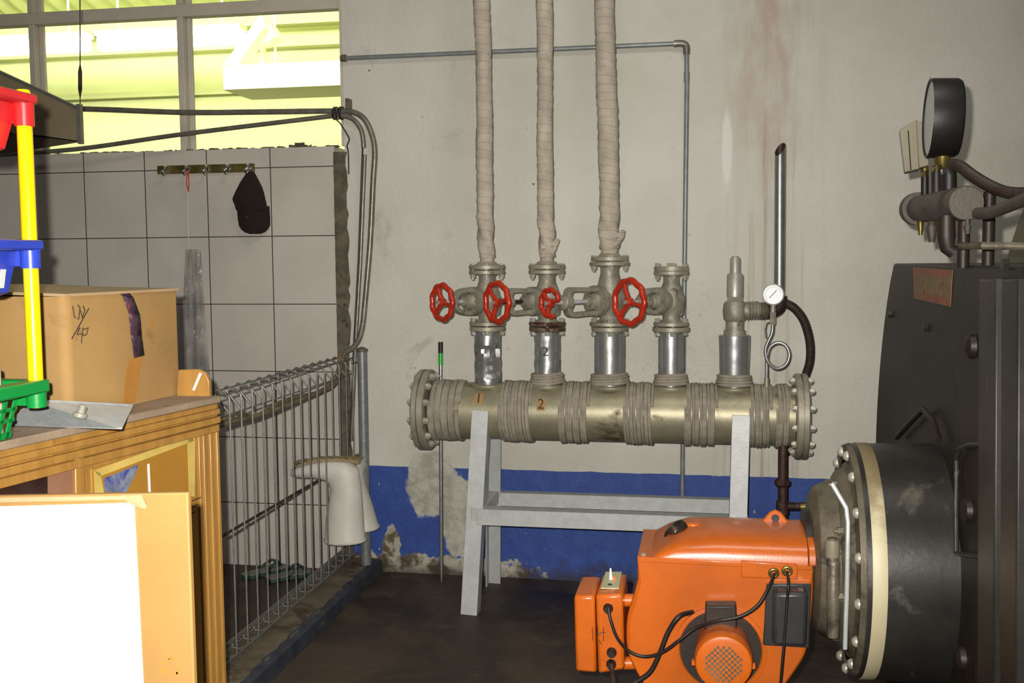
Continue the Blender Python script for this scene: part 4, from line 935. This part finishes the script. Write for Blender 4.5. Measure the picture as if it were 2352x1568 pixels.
# foreground carton with white sheet
FY = -2.98
a, b = PY(430, 1131, FY), PY(-260, 1143, FY); xr_ = a.x; zf = a.z
t = thing('flat_carton', ((a.x + b.x) / 2, FY, 0), 'tall flat cardboard carton in left foreground with white sheet on its face', 'carton')
def FP(px, py, off=0.0): return PY(px, py, FY - off)
lean = V((.0, 0, 0))
G().prism([V((b.x, FY, 0)), V((PY(446, 1568, FY).x + .01, FY, 0)), FP(446, 1568), FP(431, 1131), V((b.x, FY, b.z))], (0, .012, 0)).build('carton', 'cardnear', t, .0025)
G().prism([V((b.x, FY - .002, b.z - .002)), FP(318, 1138, .002), FP(322, 1147, .002), V((b.x, FY - .002, b.z - .012))], (0, .004, 0)).build('folded_edge', 'cardtop', t, .001)
p1, p2, p3 = FP(308, 1154, .0015), FP(331, 1600, .0015), FP(-260, 1170, .0015)
G().prism([p3, p1, p2, V((p3.x, p2.y, p2.z))], (0, .001, 0)).build('white_sheet', 'paper', t)
g = G().prism([FP(275, 1137, .004), FP(322, 1139, .004), FP(338, 1160, .004), FP(332, 1166, .004), FP(300, 1158, .004)], (0, .002, 0)); g.jitter(.002, 5); g.build('torn_tape', 'cardtop', t)
g = G(); rnd = random.Random(2)
for k in range(12):
    px, py = 372 + rnd.uniform(0, 36), 1498 + rnd.uniform(0, 50); s = rnd.uniform(3, 8); g.prism([FP(px + s * math.cos(q) * .7, py + s * math.sin(q), .0006) for q in (0, 1.1, 2.2, 3.2, 4.3, 5.3)], (0, .0003, 0))
g.build('stain', 'tape', t)

# ================================================================ BOILER
XP = .59; BY, BZ = -1.60, .60
bo = thing('boiler', (1.5, -1.62, 0), 'large black boiler front with round burner drum at right edge', 'boiler')
def circ_plate(x0, x1, cy, cz, R, zt_, n=72):
    pts = []
    for k in range(n):
        a = 2 * math.pi * k / n; y, z = cy + R * math.cos(a), cz + R * math.sin(a); pts.append((y, min(max(z, .0), zt_)))
    return G().loft([[V((x0, y, z)) for y, z in pts], [V((x1, y, z)) for y, z in pts]])
circ_plate(XP, XP + .34, -1.62, .70, .95, 1.365).build('smoke_box', 'sootblack', bo, .006, 25)
circ_plate(.95, 3.4, -1.62, .70, 1.03, 1.9).build('clad_shell', 'olive', bo)
# burner drum
DX = .378; R = .30
dm = G().lathe((DX, BY, BZ), UX, [(.0, R - .004), (.004, R), (XP - DX, R + .004)], 72).build('burner_drum', 'drum', bo)
G().lathe((DX, BY, BZ), UX, [(.018, R + .0012), (.020, R + .0022), (.050, R + .0022), (.052, R + .0012)], 72).build('cream_band', 'cream', dm)
G().lathe((DX, BY, BZ), -UX, [(-.012, R - .002), (-.004, R + .001), (.008, R - .004), (.008, R - .03), (.0, R - .034)], 72).build('rim_ring', 'dustmetal', dm)
for k in range(16):
    a = 2 * math.pi * (k + .3) / 16; c = V((DX - .006, BY + (R - .022) * math.cos(a), BZ + (R - .022) * math.sin(a)))
    G().lathe(c, -UX, [(0, .014), (.006, .0135), (.012, .009), (.014, .004)], 14).build('bolt', 'bolt', dm)
# burner mounting casting with its pipes
mt = G().lathe((DX, BY, BZ), -UX, [(-.01, .255), (.004, .25), (.01, .235), (.03, .225), (.04, .205), (.062, .196), (.085, .186), (.096, .165), (.10, .13)], 48).build('burner_mount', 'dustmetal', bo)
for k in range(8):
    a = 2 * math.pi * k / 8 + .2; c = V((DX - .034, BY + .205 * math.cos(a), BZ + .205 * math.sin(a))); G().lathe(c, -UX, [(0, .012), (.014, .012), (.014, .006), (.022, .006)], 6).build('stud', 'dustmetal', mt)
xq = DX - .035
def MP(px, py, y=-1.80): return PY(px, py, y)
G().tube([MP(1912, 1235), MP(1913, 1285), MP(1914, 1290), MP(1914, 1400), MP(1913, 1462)], [.012, .012, .0165, .0165, .014], 14).build('vertical_fitting', 'dustmetal', mt)
G().tube([MP(1911, 1110, -1.84), MP(1944, 1166, -1.86), MP(1948, 1200, -1.87), MP(1946, 1330, -1.87), MP(1941, 1490, -1.87)], .0055, 8).build('bright_edge_strip', 'steel', mt)
G().lathe(MP(1912, 1250), UZ, [(-.03, .017), (0, .018), (.012, .016)], 14).build('pale_cap', 'beige', mt)
# access door, ribs, hinge lugs, label
def XPp(px, py, e=0.0): return PX(px, py, XP - e)
q = [(2282, 1018), (2225, 1022), (2203, 1032), (2197, 1056), (2196, 1150), (2197, 1270), (2240, 1276), (2282, 1280)]
G().tube([XPp(a, b, .012) for a, b in q], .006, 8).build('access_frame', 'drum', bo)
for xa, xb in ((2290, 2330), (2345, 2385)):
    G().prism([XPp(xa, 640), XPp(xb, 640), XPp(xb - 4, 1620), XPp(xa - 4, 1620)], (-.035, 0, 0)).build('stiffener', 'drum', bo, .004)
for px, py in ((2237, 795), (2228, 1172), (2214, 1512)):
    c = XPp(px, py); G().lathe(c, -UX, [(0, .028), (.012, .026), (.02, .014)], 16).build('hinge_lug', 'sootblack', bo)
for px, py in ((2302, 678), (2316, 606), (2130, 752), (2048, 722), (2300, 650)):
    G().lathe(XPp(px, py), -UX, [(0, .012), (.012, .012)], 6).build('bolt', 'drum', bo)
lb = G().prism([XPp(a, b, .001) for a, b in ((2098, 613), (2189, 620), (2184, 704), (2100, 685))], (-.0012, 0, 0)).build('warning_label', 'sticker', bo)
G().prism([XPp(a, b, .0024) for a, b in ((2102, 632), (2186, 638), (2184, 686), (2102, 670))], (-.0003, 0, 0)).build('label_print', 'stickertan', lb)
g = G().tube([XPp(2060, 1004, .02), XPp(2100, 960, .02), XPp(2120, 940, .03), XPp(2142, 965, .02), XPp(2156, 1010, .02)], .008, 10); g.build('lifting_eye', 'plate_dark', bo)

# instruments over the boiler
ix = .565
mf = thing('instrument_manifold', PX(2200, 600, ix), 'dusty dark instrument header with cocks on two pipes above the boiler', 'manifold')
n0, n1 = PX(2220, 466, ix), PX(2104, 480, ix)
ax = (n1 - n0).normalized()
G().lathe(n0, ax, [(0, .036), (.004, .038), (.012, .038), ((n1 - n0).length - .05, .034), ((n1 - n0).length - .05, .044), ((n1 - n0).length, .044), ((n1 - n0).length + .012, .03)], 28).build('manifold_pipe', 'manif', mf)
Lm = (n1 - n0).length
on = lambda s: n0 + (n1 - n0) * s
for px0, px1 in ((2194, 2200), (2252, 2257)):
    a = PX(px0, 470 if px0 < 2220 else 440, ix + (.0 if px0 < 2220 else .06)); z0 = 1.36
    G().cyl((a.x + .02, a.y, z0), (a.x + .02, a.y, a.z), .0135, n=14).build('support_pipe', 'plate_dark', mf)
for px, pt, pb, r, mat in ((2114, 488, 540, .007, 'brass'), (2140, 495, 556, .011, 'manif'), (2157, 492, 520, .008, 'brass'), (2222, 505, 538, .007, 'manif')):
    y = PX(px, 500, ix).y; a, b = PY(px, pt, y), PY(px, pb, y)
    G().tube([a, a + (b - a) * .3, a + (b - a) * .45, b], [r * .8, r * .8, r * 1.25, r * .7], 10).build('cock', mat, mf)
y = PX(2178, 500, ix - .03).y
G().tube([PY(2174, 495, y), PY(2174, 545, y), PY(2176, 570, y), PY(2190, 578, y)], [.018, .02, .016, .016], 12).build('stop_cock', 'plate_dark', mf)
G().tube([PX(2192, 565, ix), PX(2260, 564, ix + .02), PX(2380, 566, ix + .12)], .0085, 10).build('sensing_pipe', 'dustmetal', mf)
for (px, pt, pb, r, mat) in ((2124, 392, 462, .0095, 'black'), (2151, 380, 455, .012, 'plate_dark'), (2180, 385, 440, .017, 'black')):
    y = PX(px, 450, ix).y; a, b = PY(px, pb, y), PY(px, pt, y); G().cyl(a, b, r, n=14).build('stem', mat, mf)
    G().lathe(b, UZ, [(-.016, r * 1.05), (-.004, r * 1.15), (0, r * .9)], 6).build('nut', 'brass' if px < 2170 else 'chrome', mf)

yg = PX(2150, 380, ix).y + .02
gc = PY(2137, 272, yg); rg = .0865 * (yg + 4.4) / 2.5
t = thing('pressure_gauge', gc - UZ * rg, 'big black round pressure gauge seen edge-on above the boiler', 'gauge')
gd = V((-1, .055, .02)).normalized()
ov = G().lathe(gc, -gd, [(-.004, rg * .94), (-.006, rg * 1.0), (.004, rg * 1.015), (.058, rg), (.066, rg * .95), (.066, .0)], 48, cap=False); ov.build('case', 'black', t)
G().lathe(gc, gd, [(-.01, rg * .5), (.002, rg * .945)], 48).build('dial', 'gaugeface', t)
G().lathe(gc - UZ * rg - gd * .03, -UZ, [(-.006, .022), (.018, .018), (.03, .013)], 12).build('connector', 'brass', t)
# pressure switch box
yp = PX(2118, 380, ix).y + .03
t = thing('pressure_switch', PY(2105, 390, yp), 'tilted beige switch box behind the big black gauge above boiler', 'switch')
q = [PY(a, b, yp) for a, b in ((2065, 298), (2106, 274), (2112, 388), (2077, 396))]
G().prism(q, V((.012, .07, .0))).build('cover', 'beige', t, .003)
q = [PY(a, b, yp + .005) for a, b in ((2103, 276), (2132, 282), (2134, 380), (2110, 386))]
G().prism(q, V((.01, .07, 0))).build('body', 'beige', t, .003)
G().tube([PY(2086, 300, yp - .001), PY(2092, 390, yp - .001)], .0015, 6).build('seam', 'plate_dark', t)
G().cyl(PY(2124, 386, yp + .02), PY(2124, 400, yp + .01), .010).build('connector', 'brass', t)
y = PX(2200, 385, ix).y
solo(G().tube(spline([PY(2186, 378, y), PY(2205, 382, y - .02), PY(2235, 404, y - .05), (PY(2280, 430, y - .08)), PY(2330, 444, y - .12), PY(2420, 440, y - .18)], 6), .0135, 12).build('instrument_hose', 'hose'), 'upper dark hose sagging right from the big black gauge', 'hose', 'hoses above the boiler')
solo(G().tube(spline([PX(2245, 490, ix), PX(2275, 488, ix + .01), PX(2310, 476, ix + .02), PX(2420, 430, ix + .03)], 6), .0125, 12).build('instrument_hose', 'manif'), 'lower grey hose curving right from the manifold end', 'hose', 'hoses above the boiler')

# ================================================================ OIL BURNER
FYb = -1.76
bu = thing('oil_burner', PY(1650, 1568, -1.62), 'orange enamelled burner bolted to the boiler drum', 'burner')
def BP(px, py, y=FYb): return PY(px, py, y)
# fan housing: scroll outline extruded through its depth
out = [(1464, 1284), (1868, 1306), (1868, 1360), (1856, 1480), (1828, 1540), (1760, 1620), (1660, 1660), (1560, 1650), (1500, 1600), (1462, 1545), (1440, 1490), (1440, 1420), (1455, 1370), (1465, 1330)]
c0 = [BP(*p) for p in out]
sp_ = spline(c0[2:] , 4)
prof = [c0[0], c0[1]] + sp_
ctr = sum(prof, V()) / len(prof)
rings = []
for dy, sc in ((.02, .90), (.004, .955), (.0, .97), (.006, 1.0), (.03, 1.0), (.25, 1.0), (.28, .96)):
    rings.append([V((p.x if p.z > BP(1600, 1300).z else ctr.x + (p.x - ctr.x) * sc, FYb + dy, p.z if p.z > BP(1600, 1300).z else ctr.z + (p.z - ctr.z) * sc)) for p in prof])
G().loft(rings[1:]).build('fan_housing', 'orange', bu, .006, 50)
# upper air duct, half-round along x
zj = BP(1600, 1292).z; yc_ = FYb + .15; wy = .15; zt_ = PY(1700, 1203, yc_).z; hh = zt_ - zj
xa, xm_, xb_ = BP(1497, 1290).x, PY(1610, 1203, yc_).x, BP(1856, 1300).x
def hood_ring(x, s, shx=0.0):
    return [V((x + shx * math.sin(math.pi * k / 16), yc_ - wy * math.cos(math.pi * k / 16) * (abs(math.cos(math.pi * k / 16)) ** -.25 if abs(math.cos(math.pi * k / 16)) > .05 else 1) * .98, zj + .003 + hh * s * math.sin(math.pi * k / 16) ** .8)) for k in range(17)]
G().loft([hood_ring(xa - .012, .02, 0), hood_ring(xa, .12, .0), hood_ring(xa + .02, .62, .025), hood_ring(xa + .05, .93, .045), hood_ring(xm_ + .03, 1.0, .02), hood_ring(xb_, 1.0)]).build('air_duct', 'orange', bu, 0, 60)
G().loft([hood_ring(xb_ + .002, 1.06), hood_ring(xb_ + .022, 1.06)]).build('duct_collar', 'orange', bu, .003, 60)
g = G().cyl((xb_, yc_, BZ), (DX - .07, yc_, BZ), .125, n=40); g.build('blast_tube', 'sootblack', bu)
G().prism([BP(1464, 1278), BP(1866, 1300), BP(1866, 1310), BP(1464, 1290)], (0, .28, 0)).build('joint_lip', 'orange', bu, .002)
G().prism([BP(1702, 1288, FYb - .004), BP(1832, 1296, FYb - .004), BP(1832, 1332, FYb - .004), BP(1702, 1326, FYb - .004)], (0, .02, 0)).build('raised_boss', 'orange', bu, .003)
q = [PY(a, b, yc_ + .03) for a, b in ((1742, 1207), (1768, 1177), (1781, 1171), (1794, 1177), (1818, 1207))]
lg = G().prism(q, (0, .014, 0)).build('lifting_lug', 'orange', bu, .004)
c = PY(1781, 1190, yc_ + .0285); G().lathe(c, UY, [(0, .0105), (.002, .0105)], 20).build('lug_hole', 'black', lg)
# sight glass on the sloping end
sd = V((-.62, -.25, .74)).normalized(); sc_ = PY(1549, 1216, yc_ - .03)
G().lathe(sc_, sd, [(-.03, .036), (.002, .034), (.004, .026), (.0, .025)], 28).build('sight_port', 'plate_dark', bu)
G().sphere(sc_ + sd * -.004, .024, (1, 1, .5)).build('sight_glass', 'darkglass', bu)
G().sphere(PY(1592, 1206, yc_ - .02), .014, (1.6, 1, .6)).build('cover_nut', 'orange', bu)
for px, py, y in ((1485, 1250, yc_ + .05), (1478, 1277, FYb + .015)):
    G().lathe(PY(px, py, y) - UZ * .012, UZ, [(0, .012), (.012, .012), (.012, .006), (.02, .006)], 6).build('bolt', 'bolt', bu)
G().prism([BP(1468, 1284, FYb + .01), BP(1500, 1286, FYb + .01), BP(1520, 1250, yc_), BP(1495, 1245, yc_)], (0, .12, 0)).build('end_shoulder', 'orange', bu, .004)
# motor plate and motor
mc = BP(1655, 1492, FYb - .001); rp = BP(1754, 1492).x - mc.x
mp = G().lathe(mc, -UY, [(-.01, rp + .008), (.006, rp + .008), (.007, rp - .002), (.001, rp - .006)], 56).build('motor_ring', 'orange', bu)
G().lathe(mc, -UY, [(-.005, rp - .004), (.0025, rp - .004)], 56).build('motor_plate', 'plate_dark', mp)
mo = BP(1660, 1485, FYb - .02); rm = .068
mt = G().lathe(mo, -UY, [(-.02, rm * .9), (-.0, rm * 1.0), (.06, rm), (.075, rm * 1.03), (.10, rm * 1.03), (.112, rm * .97), (.115, rm * .82), (.113, .0)], 48, cap=False).build('motor', 'orange', bu)
g = G(); fc_ = mo - UY * .1145
for i in range(-6, 7):
    for j in range(-6, 7):
        if (i + j) % 2 == 0 and i * i + j * j < 42: g.box(fc_ + V((i * .0068, -.0006, j * .0068)), (.0064, .002, .0064))
g.build('cooling_holes', 'dustmetal', mt)
for sg in (1, -1): G().box(mo + V((sg * rm * 1.03, -.088, -.01)), (.012, .012, .012)).build('screw_lug', 'orange', mt)
G().prism([BP(1620, 1378, FYb - .004), BP(1690, 1378, FYb - .004), BP(1692, 1440, FYb - .004), BP(1618, 1440, FYb - .004)], (0, -.045, 0)).build('terminal_box', 'plate_dark', mp, .004)
# ignition transformer
tr = G().prism([BP(1760, 1338, FYb - .005), BP(1862, 1338, FYb - .005), BP(1858, 1484, FYb - .005), BP(1752, 1478, FYb - .005)], (0, -.012, 0)).build('transformer_base', 'plastic_dark', bu, .003)
G().prism([BP(1774, 1346, FYb - .017), BP(1852, 1346, FYb - .017), BP(1848, 1470, FYb - .017), BP(1772, 1466, FYb - .017)], (0, -.05, 0)).build('transformer_cover', 'plastic_dark', tr, .010)
# control box at the left
cx = thing
ct = G().prism([BP(1318, 1368, FYb - .02), BP(1366, 1368, FYb - .02), BP(1370, 1546, FYb - .02), BP(1322, 1542, FYb - .02)], (0, .17, 0)).build('control_box', 'orange', bu, .008)
ct2 = G().prism([BP(1368, 1366, FYb - .024), BP(1430, 1364, FYb - .024), BP(1434, 1538, FYb - .024), BP(1374, 1548, FYb - .024)], (0, .178, 0)).build('control_box_cover', 'orange', bu, .008)
for py in (1378, 1522): G().cyl(BP(1428, py, FYb + .06), BP(1462, py, FYb + .06), .017).build('bracket_arm', 'orange', bu)
zt2 = BP(1400, 1365, FYb - .024).z
q = [PZ(a, b, zt2 + .0005) for a, b in ((1391, 1315), (1428, 1315), (1422, 1352), (1380, 1352))]
swp = G().prism(q, (0, 0, .003)).build('switch_plate', 'switchplate', ct2)
c = PZ(1403, 1330, zt2 + .003)
G().tube([c, c + V((0, 0, .008)), c + V((-.001, .002, .03))], [.006, .005, .0026], 10).build('toggle_lever', 'gaugeface', swp)
G().sphere(c + V((.010, -.002, .004)), .0035, n=8).build('pilot_lamp', 'pilot', swp)
G().lathe(PZ(1401, 1343, zt2 + .003), UZ, [(0, .006), (.003, .005)], 12).build('reset_button', 'black', swp)
for px, py in ((1397, 1396), (1405, 1497), (1404, 1524)):
    G().lathe(BP(px, py, FYb - .024), -UY, [(0, .013), (.006, .013), (.012, .009), (.022, .008)], 14).build('cable_gland', 'black', ct2)
g = G()
for st_ in ([(1372, 1438), (1373, 1460)], [(1360, 1440), (1362, 1470)], [(1386, 1440), (1386, 1472)], [(1378, 1452), (1392, 1452)], [(1366, 1452), (1380, 1456)], [(1376, 1470), (1382, 1480)]):
    g.tube([BP(a, b, FYb - .0245) for a, b in st_], .0008, 5)
g.build('scratches', 'plate_dark', ct2)
# grommets and cables
for px, py in ((1777, 1316), (1808, 1311)):
    G().ring(BP(px, py, FYb - .01), UY, .0095, .0045, 20, 8).build('grommet', 'brass', bu)
def cablep(lst, r, nm='burner_lead', mat='black'): return G().tube(spline([BP(a, b, y) for a, b, y in lst], 6), r, 10).build(nm, mat, bu)
y1 = FYb - .05
cablep([(1397, 1396, y1), (1403, 1425, y1 - .01), (1418, 1465, y1 - .01), (1445, 1495, y1), (1480, 1507, y1), (1520, 1498, y1 - .01), (1560, 1470, y1 - .02), (1600, 1440, y1 - .02), (1650, 1425, y1 - .04), (1700, 1415, y1 - .04), (1740, 1390, y1 - .03), (1765, 1350, y1 - .01), (1779, 1318, FYb - .01)], .0042)
cablep([(1590, 1405, FYb - .01), (1560, 1415, y1), (1535, 1450, y1), (1515, 1500, y1), (1495, 1540, y1), (1470, 1560, y1), (1440, 1575, y1)], .0062)
cablep([(1808, 1313, FYb - .01), (1811, 1340, y1 - .03), (1808, 1380, y1 - .03), (1803, 1450, y1 - .03), (1797, 1520, y1 - .03), (1790, 1600, y1 - .02)], .0035)
cablep([(1404, 1524, y1), (1406, 1540, y1 - .005), (1412, 1590, y1)], .006, 'burner_lead', 'rust')
